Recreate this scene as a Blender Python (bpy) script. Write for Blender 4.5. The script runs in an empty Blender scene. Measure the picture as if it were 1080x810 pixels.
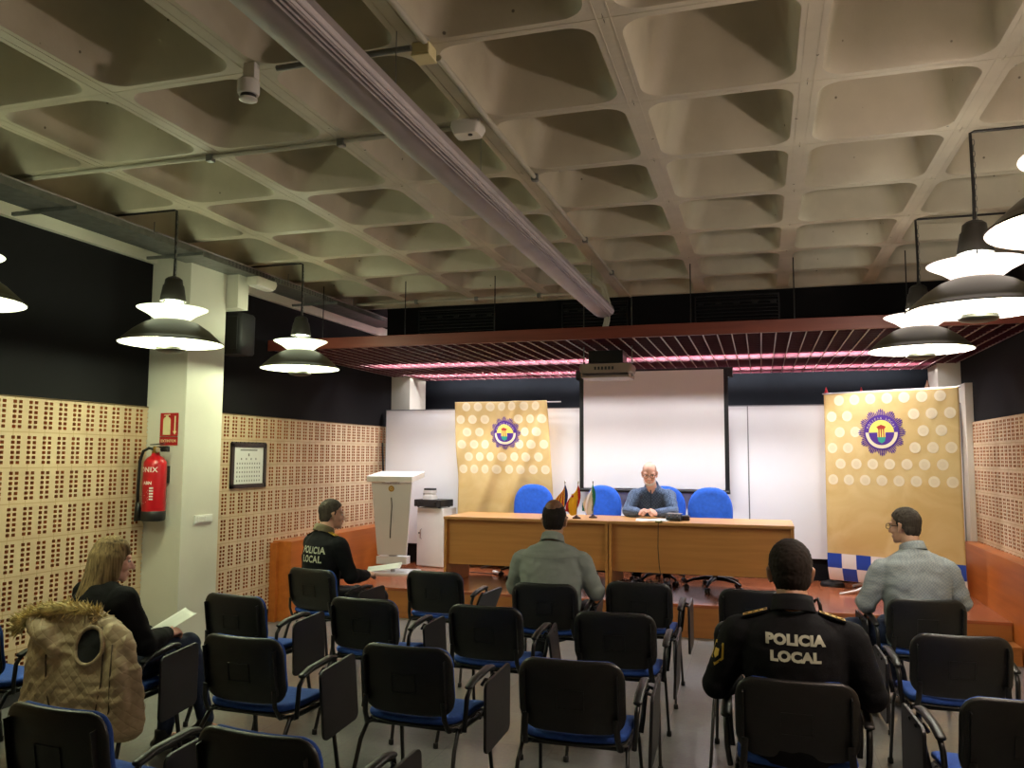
import bpy, bmesh, math, random
from math import sin, cos, pi, radians
from mathutils import Vector, Matrix, Euler, noise
from mathutils.bvhtree import BVHTree
random.seed(7)
S = bpy.context.scene
COL = S.collection
H_CAM = 1.70
ZC = 3.425            # underside of the ceiling ribs
XL, XR = -4.90, 2.20  # side walls
YB, YR = 11.20, -3.0  # stage end wall, rear wall
ZS = 0.31             # stage floor

# ------------------------------------------------------------------ materials
def lin(c):
    return tuple((v / 12.92 if v <= 0.04045 else ((v + 0.055) / 1.055) ** 2.4) for v in c)
def hx(s):
    return lin(tuple(int(s[i:i + 2], 16) / 255 for i in (0, 2, 4)))
MATS = {}
def mat(name, col, rough=0.5, metal=0.0, var=0.12, scale=6.0, bump=0.0, bscale=60.0, emit=None, estr=0.0, stretch=None, coat=0.0, spec=0.5, trans=0.0):
    if name in MATS:
        return MATS[name]
    m = bpy.data.materials.new(name); m.use_nodes = True
    nt = m.node_tree; N = nt.nodes; L = nt.links
    b = N['Principled BSDF']
    if isinstance(col, str): col = hx(col)
    tc = N.new('ShaderNodeTexCoord'); mp = N.new('ShaderNodeMapping')
    L.new(tc.outputs['Object'], mp.inputs['Vector'])
    if stretch: mp.inputs['Scale'].default_value = stretch
    nz = N.new('ShaderNodeTexNoise'); nz.inputs['Scale'].default_value = scale; nz.inputs['Detail'].default_value = 5
    L.new(mp.outputs['Vector'], nz.inputs['Vector'])
    rp = N.new('ShaderNodeValToRGB')
    rp.color_ramp.elements[0].position = 0.3; rp.color_ramp.elements[1].position = 0.7
    rp.color_ramp.elements[0].color = tuple(max(0, c * (1 - var)) for c in col) + (1,)
    rp.color_ramp.elements[1].color = tuple(min(1, c * (1 + var)) for c in col) + (1,)
    L.new(nz.outputs['Fac'], rp.inputs['Fac']); L.new(rp.outputs['Color'], b.inputs['Base Color'])
    b.inputs['Roughness'].default_value = rough; b.inputs['Metallic'].default_value = metal
    b.inputs['Coat Weight'].default_value = coat
    b.inputs['Specular IOR Level'].default_value = spec
    b.inputs['Transmission Weight'].default_value = trans
    if emit:
        if isinstance(emit, str): emit = hx(emit)
        b.inputs['Emission Color'].default_value = tuple(emit) + (1,); b.inputs['Emission Strength'].default_value = estr
    if bump:
        n2 = N.new('ShaderNodeTexNoise'); n2.inputs['Scale'].default_value = bscale; n2.inputs['Detail'].default_value = 4
        L.new(mp.outputs['Vector'], n2.inputs['Vector'])
        bp = N.new('ShaderNodeBump'); bp.inputs['Strength'].default_value = bump; bp.inputs['Distance'].default_value = 0.01
        L.new(n2.outputs['Fac'], bp.inputs['Height']); L.new(bp.outputs['Normal'], b.inputs['Normal'])
    MATS[name] = m
    return m

def floor_material():
    m = bpy.data.materials.new('polished_stone_floor'); m.use_nodes = True
    nt = m.node_tree; N = nt.nodes; L = nt.links; b = N['Principled BSDF']
    tc = N.new('ShaderNodeTexCoord')
    br = N.new('ShaderNodeTexBrick'); br.offset = 0; br.inputs['Scale'].default_value = 1
    br.inputs['Brick Width'].default_value = 0.6; br.inputs['Row Height'].default_value = 0.6; br.inputs['Mortar Size'].default_value = 0.002
    br.inputs['Color1'].default_value = hx('8b8b86') + (1,); br.inputs['Color2'].default_value = hx('848480') + (1,); br.inputs['Mortar'].default_value = hx('777773') + (1,)
    L.new(tc.outputs['Object'], br.inputs['Vector'])
    nz = N.new('ShaderNodeTexNoise'); nz.inputs['Scale'].default_value = 45; nz.inputs['Detail'].default_value = 6
    L.new(tc.outputs['Object'], nz.inputs['Vector'])
    mx = N.new('ShaderNodeMix'); mx.data_type = 'RGBA'; mx.blend_type = 'MULTIPLY'; mx.inputs['Factor'].default_value = 0.35
    L.new(br.outputs['Color'], mx.inputs[6]); L.new(nz.outputs['Color'], mx.inputs[7])
    hs = N.new('ShaderNodeHueSaturation'); hs.inputs['Saturation'].default_value = 0.35
    L.new(mx.outputs[2], hs.inputs['Color']); L.new(hs.outputs['Color'], b.inputs['Base Color'])
    b.inputs['Roughness'].default_value = 0.22
    return m

def wood_material(name, c1, c2, rough=0.4, axis='X', scale=2.2, coat=0.0):
    if name in MATS: return MATS[name]
    m = bpy.data.materials.new(name); m.use_nodes = True
    nt = m.node_tree; N = nt.nodes; L = nt.links; b = N['Principled BSDF']
    tc = N.new('ShaderNodeTexCoord'); mp = N.new('ShaderNodeMapping')
    s = {'X': (0.6, 9, 9), 'Y': (9, 0.6, 9), 'Z': (9, 9, 0.6)}[axis]
    mp.inputs['Scale'].default_value = s
    L.new(tc.outputs['Object'], mp.inputs['Vector'])
    nz = N.new('ShaderNodeTexNoise'); nz.inputs['Scale'].default_value = scale; nz.inputs['Detail'].default_value = 8; nz.inputs['Distortion'].default_value = 0.6
    L.new(mp.outputs['Vector'], nz.inputs['Vector'])
    rp = N.new('ShaderNodeValToRGB'); rp.color_ramp.elements[0].position = .3; rp.color_ramp.elements[1].position = .72
    rp.color_ramp.elements[0].color = hx(c1) + (1,); rp.color_ramp.elements[1].color = hx(c2) + (1,)
    L.new(nz.outputs['Fac'], rp.inputs['Fac']); L.new(rp.outputs['Color'], b.inputs['Base Color'])
    b.inputs['Roughness'].default_value = rough; b.inputs['Coat Weight'].default_value = coat; b.inputs['Coat Roughness'].default_value = 0.15
    MATS[name] = m
    return m

def concrete_material():
    m = bpy.data.materials.new('painted_concrete'); m.use_nodes = True
    nt = m.node_tree; N = nt.nodes; L = nt.links; b = N['Principled BSDF']
    tc = N.new('ShaderNodeTexCoord')
    nz = N.new('ShaderNodeTexNoise'); nz.inputs['Scale'].default_value = 3; nz.inputs['Detail'].default_value = 8
    L.new(tc.outputs['Object'], nz.inputs['Vector'])
    rp = N.new('ShaderNodeValToRGB'); rp.color_ramp.elements[0].position = .3; rp.color_ramp.elements[1].position = .75
    rp.color_ramp.elements[0].color = hx('b3ac96') + (1,); rp.color_ramp.elements[1].color = hx('c9c2ac') + (1,)
    L.new(nz.outputs['Fac'], rp.inputs['Fac'])
    vo = N.new('ShaderNodeTexVoronoi'); vo.inputs['Scale'].default_value = 7; L.new(tc.outputs['Object'], vo.inputs['Vector'])
    n3 = N.new('ShaderNodeTexNoise'); n3.inputs['Scale'].default_value = 1.7; L.new(tc.outputs['Object'], n3.inputs['Vector'])
    ad = N.new('ShaderNodeMath'); ad.operation = 'MULTIPLY_ADD'; ad.inputs[1].default_value = -0.05; L.new(n3.outputs['Fac'], ad.inputs[0]); 
    L.new(vo.outputs['Distance'], ad.inputs[2])
    r2 = N.new('ShaderNodeValToRGB'); r2.color_ramp.elements[0].position = .015; r2.color_ramp.elements[1].position = .035
    r2.color_ramp.elements[0].color = (.12, .1, .08, 1); r2.color_ramp.elements[1].color = (1, 1, 1, 1)
    L.new(ad.outputs[0], r2.inputs['Fac'])
    mx = N.new('ShaderNodeMix'); mx.data_type = 'RGBA'; mx.blend_type = 'MULTIPLY'; mx.inputs['Factor'].default_value = 0.8
    L.new(rp.outputs['Color'], mx.inputs[6]); L.new(r2.outputs['Color'], mx.inputs[7]); L.new(mx.outputs[2], b.inputs['Base Color'])
    b.inputs['Roughness'].default_value = 0.55
    n2 = N.new('ShaderNodeTexNoise'); n2.inputs['Scale'].default_value = 25; L.new(tc.outputs['Object'], n2.inputs['Vector'])
    bp = N.new('ShaderNodeBump'); bp.inputs['Strength'].default_value = .15; bp.inputs['Distance'].default_value = .01
    L.new(n2.outputs['Fac'], bp.inputs['Height']); L.new(bp.outputs['Normal'], b.inputs['Normal'])
    return m

def slope_material(name, c1, c2, scale, rough, bump, kind='check'):
    """cloth with fine woven check or quilting"""
    if name in MATS: return MATS[name]
    m = bpy.data.materials.new(name); m.use_nodes = True
    nt = m.node_tree; N = nt.nodes; L = nt.links; b = N['Principled BSDF']
    tc = N.new('ShaderNodeTexCoord')
    ch = N.new('ShaderNodeTexChecker'); ch.inputs['Scale'].default_value = scale
    ch.inputs['Color1'].default_value = hx(c1) + (1,); ch.inputs['Color2'].default_value = hx(c2) + (1,)
    L.new(tc.outputs['Object'], ch.inputs['Vector']); 
    nz = N.new('ShaderNodeTexNoise'); nz.inputs['Scale'].default_value = 9; nz.inputs['Detail'].default_value = 4
    L.new(tc.outputs['Object'], nz.inputs['Vector'])
    L.new(ch.outputs['Color'], b.inputs['Base Color'])
    bp = N.new('ShaderNodeBump'); bp.inputs['Strength'].default_value = bump; bp.inputs['Distance'].default_value = .02
    L.new(nz.outputs['Fac'], bp.inputs['Height']); L.new(bp.outputs['Normal'], b.inputs['Normal'])
    b.inputs['Roughness'].default_value = rough
    MATS[name] = m
    return m

# ------------------------------------------------------------------ object helpers
def thing(name, label, cat, loc=(0, 0, 0), rz=0.0, group=None):
    o = bpy.data.objects.new(name, None); COL.objects.link(o)
    o.empty_display_size = 0.1
    o.location = loc; o.rotation_euler = (0, 0, rz)
    o['label'] = label; o['category'] = cat
    if group: o['group'] = group
    return o
def tag(o, label, cat, group=None):
    o['label'] = label; o['category'] = cat
    if group: o['group'] = group
    return o
def struct(o, label=None, cat=None):
    o['kind'] = 'structure'
    if label: o['label'] = label
    if cat: o['category'] = cat
    return o
def obj(name, bm, m, parent=None, smooth=False, bevel=0.0, loc=None, rot=None, auto=None):
    me = bpy.data.meshes.new(name)
    if isinstance(bm, bmesh.types.BMesh):
        bmesh.ops.recalc_face_normals(bm, faces=bm.faces[:])
        bm.to_mesh(me); bm.free()
    else:
        me = bm
    ms = m if isinstance(m, (list, tuple)) else [m]
    for x in ms: me.materials.append(x)
    o = bpy.data.objects.new(name, me); COL.objects.link(o)
    if parent: o.parent = parent
    if loc: o.location = loc
    if rot: o.rotation_euler = rot
    if smooth:
        for p in me.polygons: p.use_smooth = True
        if auto: me.set_sharp_from_angle(angle=radians(auto))
    if bevel:
        b = o.modifiers.new('bevel', 'BEVEL'); b.width = bevel; b.segments = 2; b.limit_method = 'ANGLE'; b.angle_limit = radians(40)
    return o
def islands(name, bm, m, parent=None, **kw):
    """every loose piece of bm becomes an object of its own"""
    bm.verts.index_update(); bm.verts.ensure_lookup_table(); seen = set(); out = []
    for v0 in bm.verts:
        if v0.index in seen: continue
        st = [v0]; seen.add(v0.index); comp = []
        while st:
            v = st.pop(); comp.append(v)
            for e in v.link_edges:
                w = e.other_vert(v)
                if w.index not in seen: seen.add(w.index); st.append(w)
        nb = bmesh.new(); mp = {v: nb.verts.new(v.co) for v in comp}
        fs = set(f for v in comp for f in v.link_faces)
        for f in fs:
            g = nb.faces.new([mp[v] for v in f.verts]); g.material_index = f.material_index
        out.append(obj(name, nb, m, parent, **kw))
    bm.free()
    return out
def B(): return bmesh.new()
def box(bm, x0, x1, y0, y1, z0, z1, mi=0, M=None):
    vs = [bm.verts.new((x, y, z)) for x in (x0, x1) for y in (y0, y1) for z in (z0, z1)]
    if M is not None:
        for v in vs: v.co = M @ v.co
    for f in ((0, 1, 3, 2), (4, 6, 7, 5), (0, 4, 5, 1), (2, 3, 7, 6), (0, 2, 6, 4), (1, 5, 7, 3)):
        fc = bm.faces.new([vs[i] for i in f]); fc.material_index = mi
    return vs
def ringloft(bm, rings, cap=True, mi=0, closed=True):
    R = []
    for ring in rings:
        R.append([bm.verts.new(p) for p in ring])
    n = len(R[0])
    for a, b in zip(R[:-1], R[1:]):
        for i in range(n if closed else n - 1):
            j = (i + 1) % n
            f = bm.faces.new((a[i], a[j], b[j], b[i])); f.material_index = mi
    if cap and closed:
        f = bm.faces.new(R[0][::-1]); f.material_index = mi
        f = bm.faces.new(R[-1]); f.material_index = mi
    return R
def tube(bm, pts, rad, seg=10, mi=0, side=None, cap=True, round_ends=False):
    """tapered tube along pts; rad = number, or list of numbers / (rx, ry)"""
    P = [Vector(p) for p in pts]; n = len(P)
    if not isinstance(rad, list): rad = [rad] * n          # a tuple is one constant ellipse
    rad = [(r, r) if not isinstance(r, (list, tuple)) else r for r in rad]
    rings = []
    prev = None
    for i in range(n):
        t = (P[min(i + 1, n - 1)] - P[max(i - 1, 0)])
        if t.length < 1e-9: t = Vector((0, 0, 1))
        t.normalize()
        if side is not None:
            u = Vector(side)
        elif prev is not None:
            u = prev
        else:
            u = Vector((1, 0, 0)) if abs(t.x) < 0.9 else Vector((0, 1, 0))
        u = (u - t * u.dot(t))
        if u.length < 1e-6: u = t.orthogonal()
        u.normalize(); prev = u; v = t.cross(u)
        rx, ry = rad[i]
        rings.append([P[i] + u * (cos(2 * pi * k / seg) * rx) + v * (sin(2 * pi * k / seg) * ry) for k in range(seg)])
    if round_ends:
        r0, r1 = rad[0], rad[-1]
        t0 = (P[0] - P[1]).normalized(); t1 = (P[-1] - P[-2]).normalized()
        for (idx, t, r, c) in ((0, t0, min(r0), P[0]), (1, t1, min(r1), P[-1])):
            base = rings[0] if idx == 0 else rings[-1]
            new = []
            for a in (0.5, 0.85, 0.98):
                s = math.sqrt(1 - a * a)
                new.append([c + (q - c) * s + t * (r * a) for q in base])
            if idx == 0: rings = new[::-1] + rings
            else: rings = rings + new
    ringloft(bm, rings, cap, mi)
def ell(bm, c, r, M=None, seg=20, rg=12, mi=0):
    """ellipsoid"""
    c = Vector(c)
    rings = []
    for i in range(1, rg):
        th = pi * i / rg
        ring = []
        for k in range(seg):
            ph = 2 * pi * k / seg
            p = Vector((r[0] * sin(th) * cos(ph), r[1] * sin(th) * sin(ph), r[2] * cos(th)))
            if M is not None: p = M @ p
            ring.append(c + p)
        rings.append(ring)
    R = ringloft(bm, rings, False, mi)
    t = Vector((0, 0, r[2])); 
    if M is not None: t = M @ t
    a = bm.verts.new(c + t); b = bm.verts.new(c - t)
    for k in range(seg):
        f = bm.faces.new((a, R[0][k], R[0][(k + 1) % seg])); f.material_index = mi
        f = bm.faces.new((b, R[-1][(k + 1) % seg], R[-1][k])); f.material_index = mi
def lathe(bm, prof, seg=32, c=(0, 0, 0), mi=0, cap=True):
    c = Vector(c)
    ringloft(bm, [[c + Vector((r * cos(2 * pi * k / seg), r * sin(2 * pi * k / seg), z)) for k in range(seg)] for r, z in prof], cap, mi)
def prism(bm, poly, thick, M, mi=0):
    """polygon in local xy extruded along local z by thick, placed by M"""
    a = [bm.verts.new(M @ Vector((x, y, 0))) for x, y in poly]
    b = [bm.verts.new(M @ Vector((x, y, thick))) for x, y in poly]
    n = len(poly)
    f = bm.faces.new(a[::-1]); f.material_index = mi
    f = bm.faces.new(b); f.material_index = mi
    for i in range(n):
        f = bm.faces.new((a[i], a[(i + 1) % n], b[(i + 1) % n], b[i])); f.material_index = mi
def rrect(w, h, r, n=5, cx=0, cy=0):
    pts = []
    for (sx, sy, a0) in ((1, 1, 0), (-1, 1, 90), (-1, -1, 180), (1, -1, 270)):
        for i in range(n + 1):
            a = radians(a0 + 90 * i / n)
            pts.append((cx + sx * (w / 2 - r) + r * cos(a), cy + sy * (h / 2 - r) + r * sin(a)))
    return pts
def frame_matrix(o, x, y):
    x = Vector(x).normalized(); y = Vector(y).normalized(); z = x.cross(y)
    M = Matrix((x, y, z)).transposed().to_4x4(); M.translation = Vector(o)
    return M
def blob(name, build, voxel, m, parent, smooth=6, wrinkle=0.0, wscale=7.0, post=None):
    """union of overlapping closed pieces merged into ONE continuous skin"""
    bm = B(); build(bm)
    bmesh.ops.recalc_face_normals(bm, faces=bm.faces[:])
    me = bpy.data.meshes.new('tmp'); bm.to_mesh(me); bm.free()
    o = bpy.data.objects.new('tmp', me); COL.objects.link(o)
    r = o.modifiers.new('r', 'REMESH'); r.mode = 'VOXEL'; r.voxel_size = voxel
    s = o.modifiers.new('s', 'SMOOTH'); s.factor = 0.5; s.iterations = smooth
    dg = bpy.context.evaluated_depsgraph_get()
    out = bpy.data.meshes.new_from_object(o.evaluated_get(dg)); out.name = name
    bpy.data.objects.remove(o); bpy.data.meshes.remove(me)
    if wrinkle:
        nr = [v.normal.copy() for v in out.vertices]
        for v, n in zip(out.vertices, nr):
            q = Vector((v.co.x * wscale, v.co.y * wscale, v.co.z * wscale * 1.3))
            d = noise.noise(q + Vector((3.1, 7.7, 1.3))) + 0.6 * noise.noise(q * 2.3)
            e = 1 - abs(noise.noise(q * 1.4 + Vector((11, 5, 2)))) * 2
            v.co += n * wrinkle * (d * 0.6 + 0.5 * e)
    if post: post(out)
    out.materials.clear()
    return obj(name, out, m, parent, smooth=True)
def cut(me, keep):
    bm = B(); bm.from_mesh(me)
    kill = [v for v in bm.verts if not keep(v.co)]
    bmesh.ops.delete(bm, geom=kill, context='VERTS')
    bm.to_mesh(me); bm.free()
def text_mesh(s, size, thick=0.0, align='CENTER', bold=0.0, spacing=1.0, lead=.95):
    cu = bpy.data.curves.new('t', 'FONT'); cu.body = s; cu.size = size; cu.align_x = align; cu.align_y = 'CENTER'
    cu.extrude = thick; cu.offset = bold; cu.space_character = spacing; cu.resolution_u = 3; cu.space_line = lead
    o = bpy.data.objects.new('t', cu); COL.objects.link(o)
    dg = bpy.context.evaluated_depsgraph_get()
    me = bpy.data.meshes.new_from_object(o.evaluated_get(dg))
    bpy.data.objects.remove(o); bpy.data.curves.remove(cu)
    return me
def lettering(name, s, size, M, m, parent, thick=0.0008, bold=0.0, spacing=1.0, align='CENTER'):
    me = text_mesh(s, size, thick, align, bold, spacing)
    me.transform(M); me.materials.clear()
    return obj(name, me, m, parent)
def rod(name, pts, r, m, parent=None, seg=8):
    bm = B(); tube(bm, pts, r, seg); return obj(name, bm, m, parent, smooth=True, auto=50)
def dup(root, loc=None, rz=None, label=None, group=None, name=None):
    r = root.copy(); COL.objects.link(r)
    if loc is not None: r.location = loc
    if rz is not None: r.rotation_euler = (0, 0, rz)
    if label: r['label'] = label
    if group: r['group'] = group
    for ch in list(root.children):
        c = ch.copy(); COL.objects.link(c); c.parent = r
        for g in list(ch.children):
            d = g.copy(); COL.objects.link(d); d.parent = c
    return r
# ------------------------------------------------------------------ shared materials
M_CONC = concrete_material()
M_BLACKWALL = mat('black_wall_paint', '0e0d0f', 0.85, var=0.15, scale=4, bump=0.05, spec=.2)
M_SLATE = mat('dark_slate_wall_paint', '1b1f25', 0.85, var=0.1, spec=.2)
M_WHITEWALL = mat('cream_wall_paint', 'd6d3c4', 0.6, var=0.04, scale=3, bump=0.05)
M_WHITE = mat('white_plastic', 'e2e0da', 0.4, var=0.03)
M_BOARD = mat('white_board_enamel', 'eeeef2', 0.3, var=0.02, scale=2)
M_SCREEN = mat('screen_fabric', 'e2dedd', 0.9, var=0.02, scale=2)
M_BLACK = mat('black_plastic', '101010', 0.42, var=0.2, scale=20, bump=0.1, bscale=250)
M_BLACKM = mat('black_steel_paint', '0d0d0e', 0.35, var=0.2, scale=10)
M_DARK = mat('dark_grey_plastic', '2a2a2b', 0.5, var=0.1)
M_GALV = mat('galvanised_steel', '7d7f7c', 0.45, metal=0.7, var=0.2, scale=14)
M_ALU = mat('brushed_aluminium', 'a59ea0', 0.55, metal=0.35, var=0.08, scale=5)
M_CHROME = mat('chrome', 'd8d8d8', 0.15, metal=1.0, var=0.05)
M_STAGE = wood_material('red_brown_stage_laminate', '8a4a2c', 'a35c38', 0.25, 'X', 1.6, coat=0.3)
M_STAGEF = wood_material('stage_front_laminate', '8f5726', 'a4672f', 0.4, 'X', 2.0)
M_DADO = wood_material('orange_wood_panel', 'a8591f', 'bd6a2a', 0.4, 'Y', 1.5, coat=0.1)
M_DESK = wood_material('beech_laminate', 'b17f47', 'c08d54', 0.38, 'X', 2.5)
M_DESKF = wood_material('beech_laminate_upright', 'a87238', 'b67e42', 0.42, 'X', 2.5)
M_FASCIA = wood_material('red_brown_fascia', '6e3024', '84402f', 0.45, 'X', 2.0)
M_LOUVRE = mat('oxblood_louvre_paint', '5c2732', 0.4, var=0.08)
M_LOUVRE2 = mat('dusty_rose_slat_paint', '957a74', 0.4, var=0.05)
M_BLUE = mat('royal_blue_fabric', '1d58c4', 0.85, var=0.12, scale=30, bump=0.15, bscale=300)
M_BLUE2 = mat('blue_seat_fabric', '1f4696', 0.9, var=0.15, scale=40, bump=0.2, bscale=300)
M_PAPER = mat('white_paper', 'eef0ea', 0.7, var=0.02)
M_RED = mat('red_enamel', 'b3121c', 0.3, var=0.06)
M_SIGNRED = mat('sign_red', 'a51a1c', 0.45, var=0.04)
M_CREAM = mat('sign_cream', 'ddd3a2', 0.5, var=0.04)
M_LETTER = mat('white_print', 'e6e2da', 0.5, var=0.02)

# ------------------------------------------------------------------ room shell
bm = B(); box(bm, XL - .1, XR + .1, YR, YB, -.1, 0)
struct(obj('floor', bm, floor_material()), 'polished grey stone tile floor of the meeting room', 'floor')

# waffle ceiling: one coffer per 0.8 m
bm = B()
gx = [0.24 + 0.8 * k for k in range(-6, 3)]
gy = [3.85 + 0.8 * k for k in range(-8, 7)]
for i in range(len(gx) - 1):
    for j in range(len(gy) - 1):
        cx = (gx[i] + gx[i + 1]) / 2; cy = (gy[j] + gy[j + 1]) / 2
        op = rrect(0.69, 0.73, 0.11, 6)
        sq = [(x * .4 / max(abs(x), abs(y) * .69 / .73), y * .4 / max(abs(y), abs(x) * .73 / .69)) for x, y in op]
        sq = [(max(-.4, min(.4, x)), max(-.4, min(.4, y))) for x, y in sq]
        rings = [[Vector((cx + x, cy + y, ZC)) for x, y in sq], [Vector((cx + x, cy + y, ZC)) for x, y in op]]
        for (w, h, r, dz) in ((.672, .712, .11, .014), (.63, .67, .115, .10), (.55, .58, .12, .26), (.48, .51, .12, .36), (.40, .43, .12, .40)):
            rings.append([Vector((cx + x, cy + y, ZC + dz)) for x, y in rrect(w, h, r, 6)])
        R = ringloft(bm, rings, False)
        bm.faces.new(R[-1])
bmesh.ops.remove_doubles(bm, verts=bm.verts, dist=0.0005)
box(bm, XL - .1, gx[0], YR, gy[-1], ZC, ZC + .1)
box(bm, gx[-1], XR + .1, YR, gy[-1], ZC, ZC + .1)
box(bm, gx[0], gx[-1], YR, gy[0], ZC, ZC + .1)
# fine raised shutter joints along the ribs
for x in gx:
    for d in (-.028, .028): box(bm, x + d - .003, x + d + .003, gy[0], gy[-1], ZC - .002, ZC + .01)
for y in gy:
    for d in (0.0,): box(bm, gx[0], gx[-1], y + d - .003, y + d + .003, ZC - .0015, ZC + .01)
o = struct(obj('ceiling', bm, M_CONC, smooth=True, auto=38), 'white painted concrete waffle ceiling with rounded coffers', 'ceiling')

# brick cladding with real perforations
def brick_material():
    m = bpy.data.materials.new('painted_perforated_brick'); m.use_nodes = True
    nt = m.node_tree; N = nt.nodes; L = nt.links; b = N['Principled BSDF']
    tc = N.new('ShaderNodeTexCoord'); sp = N.new('ShaderNodeSeparateXYZ'); cb = N.new('ShaderNodeCombineXYZ')
    L.new(tc.outputs['Object'], sp.inputs[0]); L.new(sp.outputs['Y'], cb.inputs['X'])
    zo = N.new('ShaderNodeMath'); zo.operation = 'SUBTRACT'; zo.inputs[1].default_value = 0.13
    L.new(sp.outputs['Z'], zo.inputs[0]); L.new(zo.outputs[0], cb.inputs['Y'])
    br = N.new('ShaderNodeTexBrick'); br.offset = 0; br.inputs['Scale'].default_value = 1
    br.inputs['Brick Width'].default_value = .128; br.inputs['Row Height'].default_value = .246; br.inputs['Mortar Size'].default_value = .0035
    br.inputs['Color1'].default_value = hx('c6ab88') + (1,); br.inputs['Color2'].default_value = hx('ceb592') + (1,); br.inputs['Mortar'].default_value = hx('b3946c') + (1,)
    L.new(cb.outputs[0], br.inputs['Vector'])
    nz = N.new('ShaderNodeTexNoise'); nz.inputs['Scale'].default_value = 5; nz.inputs['Detail'].default_value = 6; L.new(tc.outputs['Object'], nz.inputs['Vector'])
    mx = N.new('ShaderNodeMix'); mx.data_type = 'RGBA'; mx.blend_type = 'OVERLAY'; mx.inputs['Factor'].default_value = .18
    L.new(br.outputs['Color'], mx.inputs[6]); L.new(nz.outputs['Fac'], mx.inputs[7]); L.new(mx.outputs[2], b.inputs['Base Color'])
    b.inputs['Roughness'].default_value = .65
    return m
M_BRICK = brick_material()
M_TERRA = mat('terracotta_inside', 'b0622f', 0.85, var=0.2, scale=20)
def brick_wall(xf, sgn, y0, ncol, z0=0.13, nrow=8):
    """front face at x = xf, holes go away from the room by sgn"""
    pw, ph = .128, .246
    hw, hh, dep = .028, .0215, .05 * sgn
    ys = []; 
    for c in range(ncol):
        b0 = y0 + c * pw
        for cc in (-.0225, .0225):
            m0 = b0 + pw / 2 + cc
            ys += [(m0 - hw / 2, m0 + hw / 2)]
    zs = []
    for r in range(nrow):
        b0 = z0 + r * ph
        for k in range(6):
            m0 = b0 + ph / 2 + (k - 2.5) * .0345
            zs += [(m0 - hh / 2, m0 + hh / 2)]
    yl = [y0]; zl = [z0]
    for a, b in ys: yl += [a, b]
    for a, b in zs: zl += [a, b]
    yl.append(y0 + ncol * pw); zl.append(z0 + nrow * ph)
    V = []; F = []; MI = []
    ny, nz_ = len(yl), len(zl)
    for y in yl:
        for z in zl: V.append((xf, y, z))
    idx = lambda i, j: i * nz_ + j
    for i in range(ny - 1):
        for j in range(nz_ - 1):
            q = (idx(i, j), idx(i + 1, j), idx(i + 1, j + 1), idx(i, j + 1))
            if i % 2 == 1 and j % 2 == 1:
                k = len(V)
                for a in q: V.append((xf + dep, V[a][1], V[a][2]))
                for e in range(4):
                    F.append((q[e], q[(e + 1) % 4], k + (e + 1) % 4, k + e)); MI.append(1)
                F.append((k, k + 1, k + 2, k + 3)); MI.append(1)
            else:
                F.append(q); MI.append(0)
    me = bpy.data.meshes.new('brick_cladding'); me.from_pydata(V, [], F); me.update()
    me.polygons.foreach_set('material_index', MI)
    return me
bm = B()
box(bm, XL - .12, XL, YR, YB, 2.098, ZC + .02)
box(bm, XL - .12, XL - .06, YR, YB, 0, 2.098)
wl = struct(obj('wall_left', bm, M_BLACKWALL), 'black painted left wall above cream perforated brick', 'wall')
yl0 = 10.2 - .128 * 59
obj('brick_cladding', brick_wall(XL + .02, -1, yl0, 59), [M_BRICK, M_TERRA], wl)
bm = B(); box(bm, XL - .04, XL + .02, YR, yl0, .13, 2.098); box(bm, XL - .03, XL + .02, yl0, 10.2, 2.09, 2.10)
obj('brick_cladding', bm, M_BRICK, wl)
bm = B(); box(bm, XL - .05, XL + .012, YR, YB, 0, .128)
struct(obj('baseboard_left', bm, mat('dark_grey_baseboard', '2b2b2c', .5)), 'dark grey base strip below the left brick wall', 'baseboard')
bm = B()
box(bm, XR, XR + .12, YR, YB, 2.098, ZC + .02); box(bm, XR + .06, XR + .12, YR, YB, 0, 2.098)
wr = struct(obj('wall_right', bm, M_BLACKWALL), 'black painted right wall above cream perforated brick', 'wall')
yr0 = 9.84 - .128 * 34
obj('brick_cladding', brick_wall(XR - .02, 1, yr0, 34), [M_BRICK, M_TERRA], wr)
bm = B(); box(bm, XR - .02, XR + .04, YR, yr0, .13, 2.098)
obj('brick_cladding', bm, M_BRICK, wr)
bm = B(); box(bm, XR - .012, XR + .05, YR, 7.5, 0, .128)
struct(obj('baseboard_right', bm, MATS['dark_grey_baseboard']), 'dark grey base strip below the right brick wall', 'baseboard')
bm = B(); box(bm, XL - .1, XR + .1, YB, YB + .12, 0, ZC + .02)
struct(obj('wall_back', bm, M_SLATE), 'dark slate wall behind the stage', 'wall')
bm = B(); box(bm, XL - .1, XR + .1, YR - .12, YR, 0, ZC + .02)
struct(obj('wall_front', bm, M_WHITEWALL), 'plain wall behind the audience', 'wall')
bm = B(); box(bm, XL - .1, XR + .1, gy[-1], YB, ZC, ZC + .1)
struct(obj('ceiling', bm, M_BLACKWALL), 'black ceiling strip above the stage end', 'ceiling')

# wood dado either side of the stage
for nm, x0, x1, side in (('trim_1', XL + .021, -4.66, 'left'), ('trim_2', 2.035, XR - .021, 'right')):
    bm = B()
    if side == 'left':
        box(bm, x0, x1, 7.52, 10.15, 0, .815)
    else:
        box(bm, x0, x1, 7.2, 9.84, 0, .835)
    o = struct(obj(nm, bm, M_DADO, bevel=.004), 'orange wood panel along the %s wall beside the stage' % side, 'wall panel')
bm = B(); box(bm, XL + .022, -4.80, 7.47, 7.515, 0, .80)
obj('edge_board', bm, M_DADO, bpy.data.objects['trim_1'])

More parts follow.
